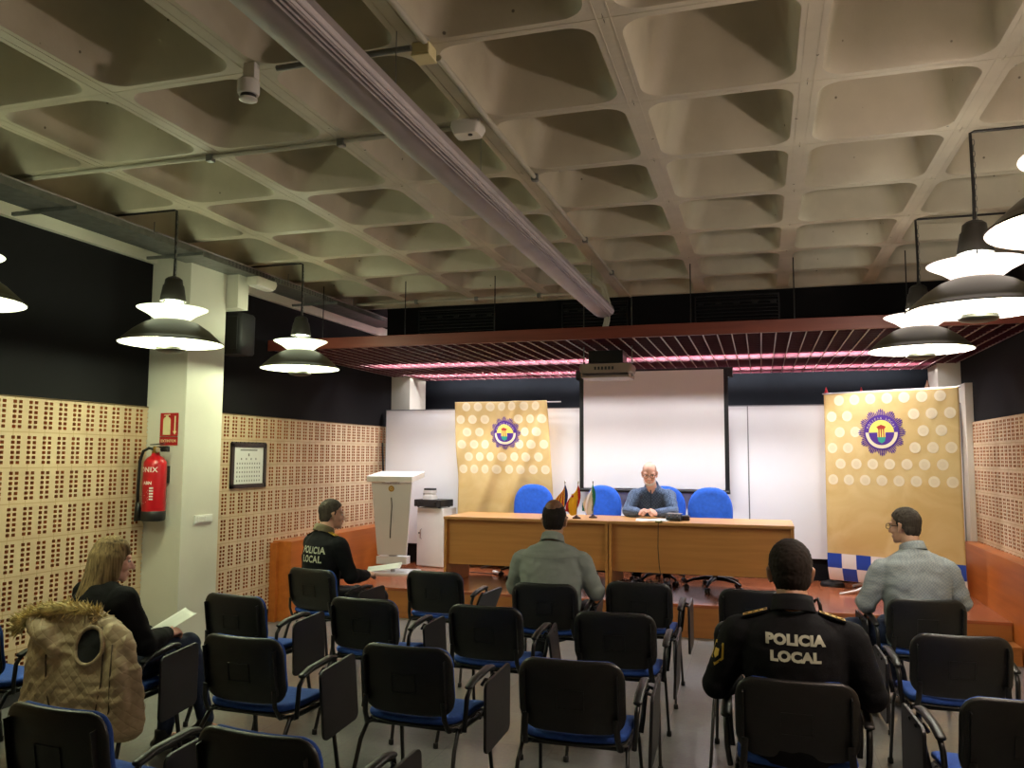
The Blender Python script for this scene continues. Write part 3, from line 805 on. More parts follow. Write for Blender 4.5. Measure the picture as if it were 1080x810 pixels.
def make_chair(arms, label, cat='chair', group='black and blue audience chairs'):
    """local origin under the seat, sitter faces +y; arms: string of r (tablet arm right), l (tablet arm left), R / L (plain arms)"""
    t = thing('conference_chair', label, cat, (0, 0, 0), 0, group)
    # backrest: lies in a plane leaning back; local x = width, local y = up, local z = towards the back (-y)
    lean = radians(9)
    up = Vector((0, -sin(lean), cos(lean)))
    Mb = frame_matrix((0, -.238, .658), (1, 0, 0), up)    # normal = x cross up -> points to -y (rear)
    bm = B(); padgrid(bm, .475, .325, .085, (-.004, .022), -.03, lambda v: -.012 * v * v, Mb)
    shell = obj('backrest', bm, M_BLACK, t, smooth=True)
    bm = B()
    for (x0, x1, y0, y1) in ((-.062, .062, .036, .040), (-.062, -.058, -.05, .04), (.058, .062, -.05, .04), (-.062, .062, -.052, -.048)):
        box(bm, x0, x1, y0, y1, .019, .0235, 0, Mb)
    obj('handle_recess', bm, M_BLACK, shell)
    bm = B()
    for sx in (-1, 1): box(bm, sx * .205 - .0025, sx * .205 + .0025, -.11, .11, -.006, .0195, 0, Mb @ Matrix.Translation((0, 0, 0)))
    islands('edge_rib', bm, M_BLACK, shell)
    bm = B(); padgrid(bm, .455, .305, .08, (-.032, -.005), -.03, lambda v: -.012 * v * v, Mb)
    obj('back_cushion', bm, M_BLUE2, t, smooth=True)
    # seat
    Ms = frame_matrix((0, .02, .455), (1, 0, 0), (0, 1, 0))
    sp = lambda v: -.028 * max(0, v) ** 3 + .012 * max(0, -v) ** 2
    bm = B(); padgrid(bm, .47, .45, .08, (-.012, .024), .012, sp, Ms)
    obj('seat', bm, M_BLUE2, t, smooth=True)
    bm = B(); padgrid(bm, .46, .44, .08, (-.026, -.0125), .012, sp, Ms)
    obj('seat_pan', bm, M_BLACK, t, smooth=True)
    # frame
    bm = B()
    for s in (-1, 1):
        tube(bm, [(s * .235, -.16, .432), (s * .235, .16, .427)], (.009, .014), 10)
        tube(bm, [(s * .205, -.12, .428), (s * .212, -.21, .440), (s * .205, -.243, .50), (s * .20, -.25, .58)], (.014, .006), 8, side=(1, 0, 0))
    tube(bm, [(-.24, -.12, .42), (.24, -.12, .42)], .010, 8); tube(bm, [(-.24, .12, .415), (.24, .12, .415)], .010, 8)
    obj('frame', bm, M_BLACKM, t, smooth=True, auto=50)
    for s in (-1, 1):
        for (pts, ft) in (([(s * .235, -.10, .436), (s * .236, -.165, .425), (s * .243, -.215, .36), (s * .262, -.335, .012)], (s * .262, -.337)),
                          ([(s * .235, .10, .431), (s * .236, .165, .42), (s * .242, .20, .36), (s * .256, .262, .012)], (s * .256, .263))):
            bm = B(); tube(bm, pts, (.009, .015), 12, side=(1, 0, 0))
            lg = obj('leg', bm, M_BLACKM, t, smooth=True, auto=50)
            bm = B(); lathe(bm, [(.013, 0), (.016, .003), (.015, .028), (.012, .032)], 12, (ft[0], ft[1], 0))
            obj('foot', bm, M_BLACK, lg, smooth=True, auto=50)
    for a in arms:
        s = 1 if a in 'rR' else -1
        bm = B()
        pts = [(s * .262, -.145, .43), (s * .272, -.155, .50), (s * .276, -.15, .585), (s * .278, -.12, .622), (s * .278, -.05, .638), (s * .278, .11, .652), (s * .278, .165, .64), (s * .277, .175, .605), (s * .270, .13, .50), (s * .262, .10, .428)]
        tube(bm, pts, (.012, .010), 10, side=(1, 0, 0))
        ar = obj('armrest', bm, M_BLACKM, t, smooth=True)
        bm = B(); tube(bm, [(s * .278, -.135, .628), (s * .278, -.06, .650), (s * .278, .11, .664), (s * .278, .16, .655)], (.021, .011), 12, side=(1, 0, 0), round_ends=True)
        obj('arm_pad', bm, M_BLACK, ar, smooth=True)
        if a in 'rl':
            Mt = frame_matrix((0, .10, -.175), (0, 1, 0), (0, 0, 1))
            bm = B(); prism(bm, rrect(.33, .345, .035, 5), .015, Mt)
            tb = obj('writing_tablet', bm, M_DARKTAB, t, bevel=.003, loc=(s * .325, 0, .642), rot=(radians(4), 0, 0))
            bm = B(); tube(bm, [(s * .281, .13, .60), (s * .30, .13, .63), (s * .33, .125, .62)], .009, 8); tube(bm, [(s * .281, .02, .60), (s * .30, .02, .63), (s * .33, .03, .62)], .009, 8)
            obj('hinge', bm, M_BLACKM, ar, smooth=True)
    return t
M_DARKTAB = mat('charcoal_laminate', '1c1b1c', .45, var=.12, scale=8)

protos = {}
chairs = {}
def chair(key, X, Yb, rot, arms, label, tab=None):
    """X, Yb: centre of the backrest top; rot in degrees (positive turns the sitter to the left)"""
    r = radians(rot)
    loc = (X - .262 * sin(r), Yb + .262 * cos(r), 0)
    if arms not in protos:
        o = make_chair(arms, label); protos[arms] = o; o.location = loc; o.rotation_euler = (0, 0, r)
    else:
        o = dup(protos[arms], loc, r, label)
    if tab is not None:
        for c in o.children:
            if c.name.startswith('writing_tablet'): c.rotation_euler = tuple(radians(v) for v in tab)
    chairs[key] = o
    return o
chair('a', -3.40, 5.75, -12, 'r', 'front-row chair under the police officer who holds a paper')
chair('b', -2.43, 5.93, -2, 'r', 'empty front-row chair with its writing tablet half raised, right of the left officer', (4, 24, -10))
chair('c', -1.47, 5.62, 2, 'r', 'chair in the front row under the balding man in the grey shirt', (4, 6, 0))
chair('d', -.85, 5.88, 0, 'r', 'empty chair in the front row just right of the balding man in the grey shirt', (3, 0, 0))
chair('e', -.06, 5.80, 0, 'r', 'empty front-row chair partly hidden by the head of the crew-cut police officer', (3, 0, 0))
chair('f', .985, 5.78, 6, 'l', 'chair in the front row under the man with glasses near the right banner', (4, -3, 0))
chair('g', -3.23, 4.53, -6, 'r', 'empty chair in the second row next to the pillar, behind the left officer', (5, 2, 0))
chair('h', -2.39, 4.67, -2, 'r', 'empty second-row chair, second from the pillar', (2, -3, 0))
chair('i', -1.59, 4.67, -2, 'r', 'empty second-row chair behind and left of the balding man, its tablet pulled in', (3, -7, 8))
chair('j', -.82, 4.71, 1, 'r', 'empty second-row chair left of the crew-cut police officer', (6, 3, 0))
chair('k', -.03, 4.67, 0, 'r', 'empty second-row chair mostly hidden in front of the crew-cut police officer', (3, 0, 0))
chair('l', .945, 4.66, 3, 'lR', 'empty second-row chair right of the crew-cut officer, directly behind the man with glasses', (3, 0, 0))
chair('w', -3.36, 3.46, 4, 'r', 'chair under the blond woman with a quilted vest over its back', (3, 2, 0))
chair('m', -2.45, 3.51, -3, 'r', 'empty third-row chair right of the blond woman', (5, -2, 0))
chair('n', -1.61, 3.58, -3, 'r', 'empty third-row chair, second from the blond woman', (5, 2, 0))
chair('o', -.815, 3.56, 1, 'r', 'empty third-row chair directly left of the crew-cut police officer', (7, 3, 0))
chair('p', .115, 3.52, 0, 'LR', 'chair in the third row under the crew-cut police officer')
chair('q', .93, 3.50, 5, 'l', 'empty third-row chair cut by the right edge of the photo', (3, 0, 0))
chair('r', -2.39, 2.34, -4, 'r', 'empty chair in the last row at the lower left corner of the photo', (4, 0, 0))
chair('s', -1.57, 2.33, -4, 'Lr', 'empty last-row chair cut by the bottom edge, with an armrest on its left', (4, 0, 0))
chair('v', -4.10, 3.40, 0, 'r', 'chair at the wall whose tablet shows left of the quilted vest', (3, 0, 0))

# ------------------------------------------------------------------ desks on the stage
def desk(label, x0, loc_first=None):
    t = thing('desk', label, 'desk', (x0 + .905, 8.42, ZS), 0, 'beech desks on the stage')
    bm = B(); box(bm, -.905, .905, -.02, .78, .71, .74); obj('desktop', bm, M_DESK, t, bevel=.004)
    for x in (-.903, .873):
        bm = B(); box(bm, x, x + .03, 0, .74, 0, .71); obj('side_panel', bm, M_DESKF, t, bevel=.002)
    bm = B(); box(bm, -.873, .873, .06, .08, .225, .71); obj('modesty_panel', bm, M_DESKF, t)
    return t
d1 = desk('left beech desk on the stage, with the small flags', -3.33)
d2 = dup(d1, (-1.515 + .905, 8.42, ZS), 0, 'right beech desk on the stage, where the speaker sits')

# ------------------------------------------------------------------ blue swivel chairs behind the desks
def office_chair(label, loc, rz):
    t = thing('office_chair', label, 'office chair', loc, rz, 'blue swivel chairs behind the desks')
    # sitter faces -y
    Mb = frame_matrix((0, .30, .80), (-1, 0, 0), (0, .10, 1))
    bm = B(); 
    us = [i / 12 for i in range(25)]
    rings = []
    n = 40
    for d, s in ((-.035, .80), (-.045, .93), (-.02, 1.0), (.01, 1.0), (.03, .93), (.032, .75)):
        ring = []
        for k in range(n):
            a = 2 * pi * k / n
            cx = math.copysign(abs(cos(a)) ** .75, cos(a)); cy = math.copysign(abs(sin(a)) ** .8, sin(a))
            wx = .245 * (1.0 if cy < 0 else 1.0 - .08 * cy * cy)
            ring.append(Mb @ Vector((cx * wx * s, cy * .265 * s, -d + .05 * cx * cx * s)))
        rings.append(ring)
    ringloft(bm, rings); obj('backrest', bm, M_BLUE, t, smooth=True, auto=60)
    Ms = frame_matrix((0, 0, .46), (1, 0, 0), (0, 1, 0))
    bm = B(); padgrid(bm, .49, .47, .12, (-.03, .03), .01, lambda v: 0, Ms); obj('seat', bm, M_BLUE, t, smooth=True)
    bm = B(); tube(bm, [(0, .10, .42), (0, .28, .43), (0, .345, .52), (0, .345, .75)], (.03, .008), 10, side=(1, 0, 0)); obj('back_bar', bm, M_BLACKM, t, smooth=True)
    bm = B(); box(bm, -.10, .10, -.10, .12, .395, .43); lathe(bm, [(.028, .10), (.028, .25), (.018, .25), (.018, .40)], 16); obj('gas_lift', bm, M_BLACKM, t, smooth=True, auto=40)
    for k in range(5):
        a = radians(90 + 72 * k + 14)
        bm = B(); tube(bm, [(0, 0, .115), (.10 * cos(a), .10 * sin(a), .122), (.22 * cos(a), .22 * sin(a), .105), (.30 * cos(a), .30 * sin(a), .075)], [(.034, .024), (.028, .022), (.022, .016), (.017, .012)], 10, round_ends=True)
        lg = obj('leg', bm, M_BLACKM, t, smooth=True)
        bm = B(); c = Vector((.30 * cos(a), .30 * sin(a), .027)); b = Vector((-sin(a), cos(a), 0)); 
        for e in (-1, 1): tube(bm, [c + b * (e * .006), c + b * (e * .026)], .027, 14)
        tube(bm, [c + Vector((0, 0, .0)), c + Vector((0, 0, .06))], .008, 8)
        obj('caster', bm, M_BLACK, lg, smooth=True, auto=50)
    return t
oc = office_chair('blue swivel chair behind the left desk, in front of the left banner', (-2.63, 9.22, ZS), 0)
dup(oc, (-1.93, 9.27, ZS), radians(-24), 'blue swivel chair behind the small flags')
dup(oc, (-1.12, 9.33, ZS), radians(-6), 'blue swivel chair under the speaker in the blue shirt')
dup(oc, (-.49, 9.06, ZS), radians(10), 'empty blue swivel chair behind the right end of the right desk')

# ------------------------------------------------------------------ lectern, cabinet, devices
M_LECT = mat('pale_grey_steel', 'd6d8d8', .3, metal=.1, var=.03, scale=2)
t = thing('lectern', 'pale grey steel lectern with a gold emblem at the left of the stage', 'lectern', (-4.22, 9.02, ZS), radians(6))
bm = B(); ringloft(bm, [[Vector((-w / 2, -.02 - d, z)), Vector((w / 2, -.02 - d, z)), Vector((w / 2, .012 - d, z)), Vector((-w / 2, .012 - d, z))] for w, z, d in ((.36, .22, 0), (.50, 1.08, .06))]); panel = obj('front_panel', bm, M_LECT, t, bevel=.003)
bm = B(); box(bm, -.285, .285, -.16, .34, 1.085, 1.155); 
for v in bm.verts: v.co.z += .10 * 0 + (.05 if v.co.y > 0 else 0)
obj('top_desk', bm, M_WHITE, t, bevel=.008)
bm = B(); box(bm, -.19, .19, -.03, .10, .115, .205); obj('cross_box', bm, M_LECT, t, bevel=.003)
bm = B(); tube(bm, [(0, .03, .02), (0, .03, .20)], .026, 16); box(bm, -.05, .05, 0.02, .09, .2, 1.08); obj('post', bm, M_ALU, t, smooth=True, auto=40)
bm = B(); ringloft(bm, [[Vector((x, y + .08, z)) for x, y in rrect(.56, .42, .03, 3)] for z in (0, .022)]); obj('base_plate', bm, M_LECT, t, smooth=True, auto=40)
Mp = frame_matrix((0, -.078, 1.005), (1, 0, 0), (0, -.0697, 1))
bm = B(); lathe(bm, [(.0, .0), (.036, .0), (.034, .004), (.028, .004), (.026, .002), (.0, .002)][1:], 28)
for v in bm.verts: v.co = Mp @ v.co
em = obj('emblem', bm, mat('gold_metal', 'b08a2c', .3, metal=.8), t, smooth=True, auto=40)
bm = B(); 
for k in range(12):
    a = 2 * pi * k / 12; q = [(.010 * cos(a - .2), .010 * sin(a - .2)), (.026 * cos(a), .026 * sin(a)), (.010 * cos(a + .2), .010 * sin(a + .2))]
    prism(bm, q, .003, Mp @ Matrix.Translation((0, 0, .002)))
obj('emblem_star', bm, M_CREAM, em)
lettering('lettering', 'POLICIA LOCAL', .026, Mp @ Matrix.Translation((0, .062, .0012)), mat('grey_blue_print', '6a7390', .6), t, .0004, 0, 1.3)
bm = B(); pts = [(0.0, .93 - .03), (.006, .80), (-.004, .68), (-.012, .55), (-.018, .42)]
tube(bm, [Vector((x - .0, -.024 - .06 * (z - .22) / .86, z)) for x, z in pts], .006, 8); obj('groove', bm, M_DARK, t, smooth=True)
t = thing('cabinet', 'low white cabinet with a chrome handle beside the lectern', 'cabinet', (-4.02, 9.72, ZS), radians(-12))
bm = B(); box(bm, -.20, .20, -.0, .28, .0, .74); obj('body', bm, M_WHITE, t, bevel=.003)
bm = B(); box(bm, -.198, .198, -.02, -.001, .012, .735); dr = obj('door', bm, M_WHITE, t, bevel=.003)
bm = B(); tube(bm, [(-.13, -.022, .47), (-.13, -.045, .46), (-.13, -.045, .36), (-.13, -.022, .35)], .007, 8); obj('handle', bm, M_CHROME, dr, smooth=True)
bm = B(); tube(bm, [(-.165, -.02, .42), (-.165, -.026, .42)], .011, 12); obj('lock', bm, M_DARK, dr, smooth=True, auto=40)
t = thing('amplifier', 'black amplifier on top of the white cabinet', 'amplifier', (-4.03, 9.83, ZS + .742), radians(-12))
bm = B(); box(bm, -.20, .20, -.15, .15, .012, .10); obj('case', bm, M_BLACK, t, bevel=.005)
bm = B(); box(bm, -.195, .195, -.157, -.151, .018, .094); fp = obj('front_panel', bm, M_DARK, t)
bm = B()
for x in (-.14, -.09, .13): tube(bm, [(x, -.157, .056), (x, -.170, .056)], .015 if x > 0 else .009, 12)
obj('knob', bm, M_BLACKM, fp, smooth=True, auto=40)
bm = B()
for x in (-.16, .16):
    for y in (-.11, .11): lathe(bm, [(.014, 0), (.014, .012)], 10, (x, y, 0))
obj('foot', bm, M_BLACK, t)
t = thing('document_camera', 'small white electronic unit with a black top on the amplifier', 'device', (-4.07, 9.80, ZS + .843), radians(-12))
bm = B(); ringloft(bm, [[Vector((x, y, z)) for x, y in rrect(w, h, .02, 3)] for w, h, z in ((.15, .14, 0), (.15, .14, .045), (.12, .12, .05), (.12, .12, .075), (.14, .13, .08), (.14, .13, .115))]); obj('body', bm, M_WHITE, t, smooth=True, auto=35)
bm = B(); ringloft(bm, [[Vector((x, y, z)) for x, y in rrect(w, h, .02, 3)] for w, h, z in ((.13, .12, .1155), (.13, .12, .14))]); obj('lid', bm, M_DARK, t, smooth=True, auto=35)
bm = B(); box(bm, -.085, -.072, -.03, .03, .0, .10); obj('side_post', bm, M_GALV, t, bevel=.002)

# ------------------------------------------------------------------ things on the desks
ZD = ZS + .74
def flag(label, loc, bands, rz, lean, w=.115, extra=None):
    t = thing('table_flag', label, 'flag', loc, rz, 'small flags on the left desk')
    bm = B(); lathe(bm, [(.045, 0), (.045, .012), (.03, .018), (.012, .03), (.010, .035)], 20); obj('base', bm, mat('dark_wood_base', '3a201b', .4), t, smooth=True, auto=40)
    top = Vector((lean, 0, .37))
    rod('pole', [(0, 0, .03), top], .004, M_CHROME, t, 8)
    bm = B(); ell(bm, top + Vector((0, 0, .010)), (.007, .007, .016), seg=10, rg=6); obj('finial', bm, M_CHROME, t, smooth=True)
    # cloth hoisted along the pole and drooping beside it in folds: u away from the pole, v downwards
    bm = B(); nu, nv = 30, 30; grid = []
    for j in range(nv + 1):
        v = j / nv; row = []
        for i in range(nu + 1):
            u = i / nu
            px = lean * (1 - .9 * v)
            wd = .012 + w * (sin(min(1, v * 1.15) * pi * .55)) ** 1.1
            right = .035 * sin(pi * min(1, v * 1.2)) 
            x = px + right - u * (wd + right)
            y = -.008 + .020 * sin(2.6 * pi * u + 1.2 * v) * (.2 + v) 
            z = .365 - v * (.315 + .02 * sin(5 * u)) - .03 * u * (1 - v) * 2
            row.append(bm.verts.new((x, y, max(.022, z))))
        grid.append(row)
    for j in range(nv):
        for i in range(nu):
            f = bm.faces.new((grid[j][i], grid[j][i + 1], grid[j + 1][i + 1], grid[j + 1][i]))
            u = (i + .5) / nu; v = (j + .5) / nv
            s = min(.999, max(0, .30 * v + .72 * u - .05)); acc = 0
            for k, (wt, _) in enumerate(bands):
                acc += wt
                if s <= acc + 1e-6: f.material_index = k; break
    o = obj('cloth', bm, [b for _, b in bands], t, smooth=True)
    sd = o.modifiers.new('s', 'SOLIDIFY'); sd.thickness = .0015
    if extra: extra(t, grid)
    return t
F_R = mat('flag_red', 'c01b2b', .8); F_Y = mat('flag_yellow', 'f2b61c', .8); F_B = mat('flag_blue', '1e2f78', .8); F_W = mat('flag_white', 'eef0ee', .8); F_G = mat('flag_green', '2b8c72', .8)
F_V = mat('flag_purple', '5b2a6e', .8)
val = [(.26, F_B)] + [(.074, F_Y if k % 2 == 0 else F_R) for k in range(10)]
flag('small yellow and red striped flag with a blue hoist on the left desk', (-2.03, 8.62, ZD + .001), val, radians(8), .01)
def coat(t, g):
    bm = B(); c = Vector((-.035, -.032, .235))
    prism(bm, [(-.012, .012), (.012, .012), (.012, -.006), (0, -.016), (-.012, -.006)], .0015, frame_matrix(c, (1, 0, 0), (0, 0, 1)), 0)
    prism(bm, [(-.010, .014), (.010, .014), (.012, .022), (0, .026), (-.012, .022)], .0015, frame_matrix(c, (1, 0, 0), (0, 0, 1)), 1)
    obj('coat_of_arms', bm, [F_R, F_Y], t)
flag('small red and yellow Spanish flag in the middle of the three on the desk', (-1.89, 8.60, ZD + .001), [(.25, F_R), (.5, F_Y), (.25, F_R)], radians(-4), .02, extra=coat)
flag('small white and green flag, rightmost of the three on the desk', (-1.74, 8.74, ZD + .001), [(.3, F_G), (.55, F_W), (.15, F_G)], radians(-12), .0)
t = thing('desk_microphone', 'small black and silver electronic unit on the right desk beside the speaker', 'device', (-.87, 8.62, ZD + .001), radians(-8))
bm = B(); ringloft(bm, [[Vector((-w / 2, y0, z)), Vector((w / 2, y0, z)), Vector((w / 2, y1, z)), Vector((-w / 2, y1, z))] for w, y0, y1, z in ((.145, -.05, .07, 0), (.15, -.05, .07, .03), (.13, -.015, .065, .072))]); obj('body', bm, M_BLACK, t, bevel=.004)
bm = B()
for k in range(3): lathe(bm, [(.010, .0), (.010, .008)], 12, (-.04 + k * .04, 0, 0))
for v in bm.verts: v.co = Matrix.Translation((0, -.036, .05)) @ (Matrix.Rotation(radians(48), 4, 'X') @ v.co)
obj('knob', bm, M_CHROME, t, smooth=True, auto=40)
bm = B(); box(bm, -.075, .075, -.012, .068, .0725, .078); obj('top_plate', bm, M_ALU, t)
t = thing('black_box', 'small dark box right of the electronic unit on the right desk', 'device', (-.765, 8.72, ZD + .001))
bm = B(); box(bm, -.045, .045, -.05, .05, 0, .05); obj('body', bm, mat('dark_brown_case', '2a1a18', .5), t, bevel=.006)
bm = B(); box(bm, -.035, .035, -.04, .04, .0505, .055); obj('lid', bm, M_DARK, t, bevel=.002)
for k, (x, y, rz, lab) in enumerate(((-1.16, 8.60, 6, 'sheet of white paper on the desk left of the speaker\'s fists'), (-1.0, 8.585, -14, 'sheet of white paper on the desk right of the speaker\'s fists'))):
    bm = B(); n = 8
    g = [[bm.verts.new((-.105 + .21 * i / n, -.148 + .296 * j / n, .0012 + .0015 * k + .003 * sin(i * .9) * (j / n) ** 2)) for i in range(n + 1)] for j in range(n + 1)]
    for j in range(n):
        for i in range(n): bm.faces.new((g[j][i], g[j][i + 1], g[j + 1][i + 1], g[j + 1][i]))
    o = obj('paper_sheet', bm, M_PAPER, None, smooth=True, loc=(x, y + .05, ZD + .001 + .003 * k), rot=(0, 0, radians(rz)))
    sd = o.modifiers.new('s', 'SOLIDIFY'); sd.thickness = .0006
    tag(o, lab, 'paper')
tag(rod('microphone_cable', [(-.93, 8.60, ZD + .012), (-.99, 8.50, ZD + .008), (-1.0, 8.41, ZD + .006), (-1.004, 8.392, ZD - .02), (-1.01, 8.396, .8), (-1.0, 8.40, .62), (-.985, 8.44, .48), (-.97, 8.55, .36), (-.95, 8.66, ZS + .006), (-1.1, 8.75, ZS + .006)], .004, M_BLACK), 'thin dark cable hanging down the front of the right desk', 'cable')
bm = B(); box(bm, -.035, .035, -.01, .012, -.006, .012)
tag(obj('cable_grommet', bm, mat('olive_plastic', '6f6a3a', .5), None, bevel=.003, loc=(-1.0, 8.401, ZD + .002)), 'small olive clip holding the cable at the front edge of the right desk', 'clip')
# cables and adapters under the right desk
t = thing('cable_tangle', 'tangle of cables and adapters on the stage floor under the right desk', 'cables', (-1.25, 8.78, ZS))
rr = random.Random(4)
for k in range(9):
    p = [Vector((rr.uniform(-.25, .25), rr.uniform(-.1, .1), rr.uniform(.006, .12))) for _ in range(5)]
    q = []
    for i in range(4):
        for s in range(5): q.append(p[i].lerp(p[i + 1], s / 5) + Vector((0, .02 * sin(s), .012 * sin(s * 1.3))))
    for v in q: v.z = max(.006, v.z)
    rod('cable', q, .005, M_BLACK if k % 3 else M_CABLE, t, 6)
for x, y in ((-.05, .06), (.12, .02), (-.2, .03)):
    bm = B(); box(bm, x - .06, x + .06, y - .03, y + .03, 0, .055); obj('adapter', bm, M_BLACK, t, bevel=.005)
t = thing('stage_cable', 'white cable end lying on the stage below the left desk', 'cable', (-3.04, 9.36, ZS))
rod('cable', [(-.45, .1, .006), (-.2, .03, .006), (0, .0, .008), (.10, -.03, .03)], .006, M_DARK, t)
bm = B(); tube(bm, [(-.03, .02, .03), (.12, -.12, .03)], .018, 8); obj('plug', bm, M_WHITE, t, smooth=True, auto=40)
# ------------------------------------------------------------------ gold banners with the police badge
def banner_material():
    m = bpy.data.materials.new('gold_banner_cloth'); m.use_nodes = True
    nt = m.node_tree; N = nt.nodes; L = nt.links; b = N['Principled BSDF']
    tc = N.new('ShaderNodeTexCoord')
    nz = N.new('ShaderNodeTexNoise'); nz.inputs['Scale'].default_value = 2.4; nz.inputs['Detail'].default_value = 5; nz.inputs['Distortion'].default_value = 1.2
    L.new(tc.outputs['Object'], nz.inputs['Vector'])
    rp = N.new('ShaderNodeValToRGB'); rp.color_ramp.elements[0].position = .32; rp.color_ramp.elements[1].position = .68
    rp.color_ramp.elements[0].color = hx('d4b272') + (1,); rp.color_ramp.elements[1].color = hx('e3c88e') + (1,)
    L.new(nz.outputs['Fac'], rp.inputs['Fac']); L.new(rp.outputs['Color'], b.inputs['Base Color'])
    b.inputs['Roughness'].default_value = .30; b.inputs['Metallic'].default_value = .1
    return m
M_BAN = banner_material()
M_PURPLE = mat('badge_purple', '4f2a8a', .5, var=.05); M_BCREAM = mat('badge_cream', 'ead9b6', .5, var=.03); M_BYEL = mat('badge_yellow', 'f0da6a', .5, var=.03)
M_BRED = mat('badge_red', 'a8322a', .5, var=.03); M_BGREEN = mat('badge_green', '2f9a86', .5, var=.03); M_SEAL = mat('pale_seal_print', 'ecdcb8', .5, var=.03); M_SEAL2 = mat('grey_seal_print', 'e6d5b0', .5, var=.03)
M_CHB = mat('check_blue', '2147a8', .45, var=.04); M_CHW = mat('check_white', 'ece6e0', .45, var=.03)
BADGE_MATS = [M_PURPLE, M_BCREAM, M_BYEL, M_BRED, M_BGREEN]
def flatmap(bm, poly, mi, f, off):
    q = B(); q.faces.new([q.verts.new((x, y, 0)) for x, y in poly])
    bmesh.ops.triangulate(q, faces=q.faces[:])
    for _ in range(4):
        ed = [e_ for e_ in q.edges if e_.calc_length() > .03]
        if not ed: break
        bmesh.ops.subdivide_edges(q, edges=ed, cuts=1); bmesh.ops.triangulate(q, faces=q.faces[:])
    mp = {v: bm.verts.new(f(v.co.x, v.co.y, off + .002)) for v in q.verts}
    for fa in q.faces:
        fc = bm.faces.new([mp[v] for v in fa.verts]); fc.material_index = mi; fc.smooth = True
    q.free()
def circ(r, a0=0, a1=360, n=40, cx=0, cy=0):
    return [(cx + r * cos(radians(a0 + (a1 - a0) * k / n)), cy + r * sin(radians(a0 + (a1 - a0) * k / n))) for k in range(n + (0 if a1 - a0 == 360 else 1))]
def badge(parent, f, R):
    bm = B(); e = .0018
    # sunburst of thin rays in twelve points
    for k in range(72):
        a = radians(90 + k * 5); ph = (k % 6) / 6
        tip = R * (1.0 - .17 * (1 - abs(math.cos(pi * ph)) ** 1.2))
        w = radians(1.7)
        w2 = radians(1.25)
        flatmap(bm, [(.70 * R * cos(a - w), .70 * R * sin(a - w)), (tip * cos(a - w2), tip * sin(a - w2)), (tip * 1.02 * cos(a), tip * 1.02 * sin(a)), (tip * cos(a + w2), tip * sin(a + w2)), (.70 * R * cos(a + w), .70 * R * sin(a + w))], 0, f, e)
    for k in range(12):
        a = radians(90 + k * 30); w = radians(4.5)
        flatmap(bm, [(R * cos(a), R * sin(a)), (.86 * R * cos(a + w), .86 * R * sin(a + w)), (.93 * R * cos(a), .93 * R * sin(a)), (.86 * R * cos(a - w), .86 * R * sin(a - w))], 0, f, 1.3 * e)
    flatmap(bm, circ(.745 * R, n=60), 0, f, 1.7 * e)
    lo = circ(.68 * R, 180, 360, 40) + circ(.54 * R, 360, 180, 40)
    flatmap(bm, lo, 1, f, 2.4 * e)
    flatmap(bm, circ(.53 * R, 0, 180, 40), 2, f, 2.4 * e)
    flatmap(bm, circ(.53 * R, 180, 360, 40), 0, f, 2.4 * e)
    # shield: crown, red and yellow pales, green base
    s = R
    for k in range(7):
        x0 = -.17 * s + k * .34 * s / 7
        flatmap(bm, [(x0, -.20 * s), (x0 + .34 * s / 7, -.20 * s), (x0 + .34 * s / 7, .14 * s), (x0, .14 * s)], 3 if k % 2 else 2, f, 3.1 * e)
    flatmap(bm, [(-.17 * s, -.20 * s), (-.13 * s, -.38 * s), (0, -.46 * s), (.13 * s, -.38 * s), (.17 * s, -.20 * s)], 4, f, 3.1 * e)
    flatmap(bm, [(-.13 * s, .14 * s), (.13 * s, .14 * s), (.20 * s, .24 * s), (.10 * s, .29 * s), (0, .33 * s), (-.10 * s, .29 * s), (-.20 * s, .24 * s)], 3, f, 3.4 * e)
    o = obj('police_badge', bm, BADGE_MATS, parent)
    # arc lettering
    txt = 'POLICIA LOCAL'; out = B()
    for k, ch in enumerate(txt):
        if ch == ' ': continue
        a = radians(90 + (6 - k) * 11.5)
        me = text_mesh(ch, .13 * R); 
        Mx = Matrix.Translation((.605 * R * cos(a), .605 * R * sin(a), 0)) @ Matrix.Rotation(a - pi / 2, 4, 'Z')
        me.transform(Mx)
        for v in me.vertices: v.co = f(v.co.x, v.co.y, 2.6 * e + .002)
        out.from_mesh(me); bpy.data.meshes.remove(me)
    obj('badge_lettering', out, M_BCREAM, o)
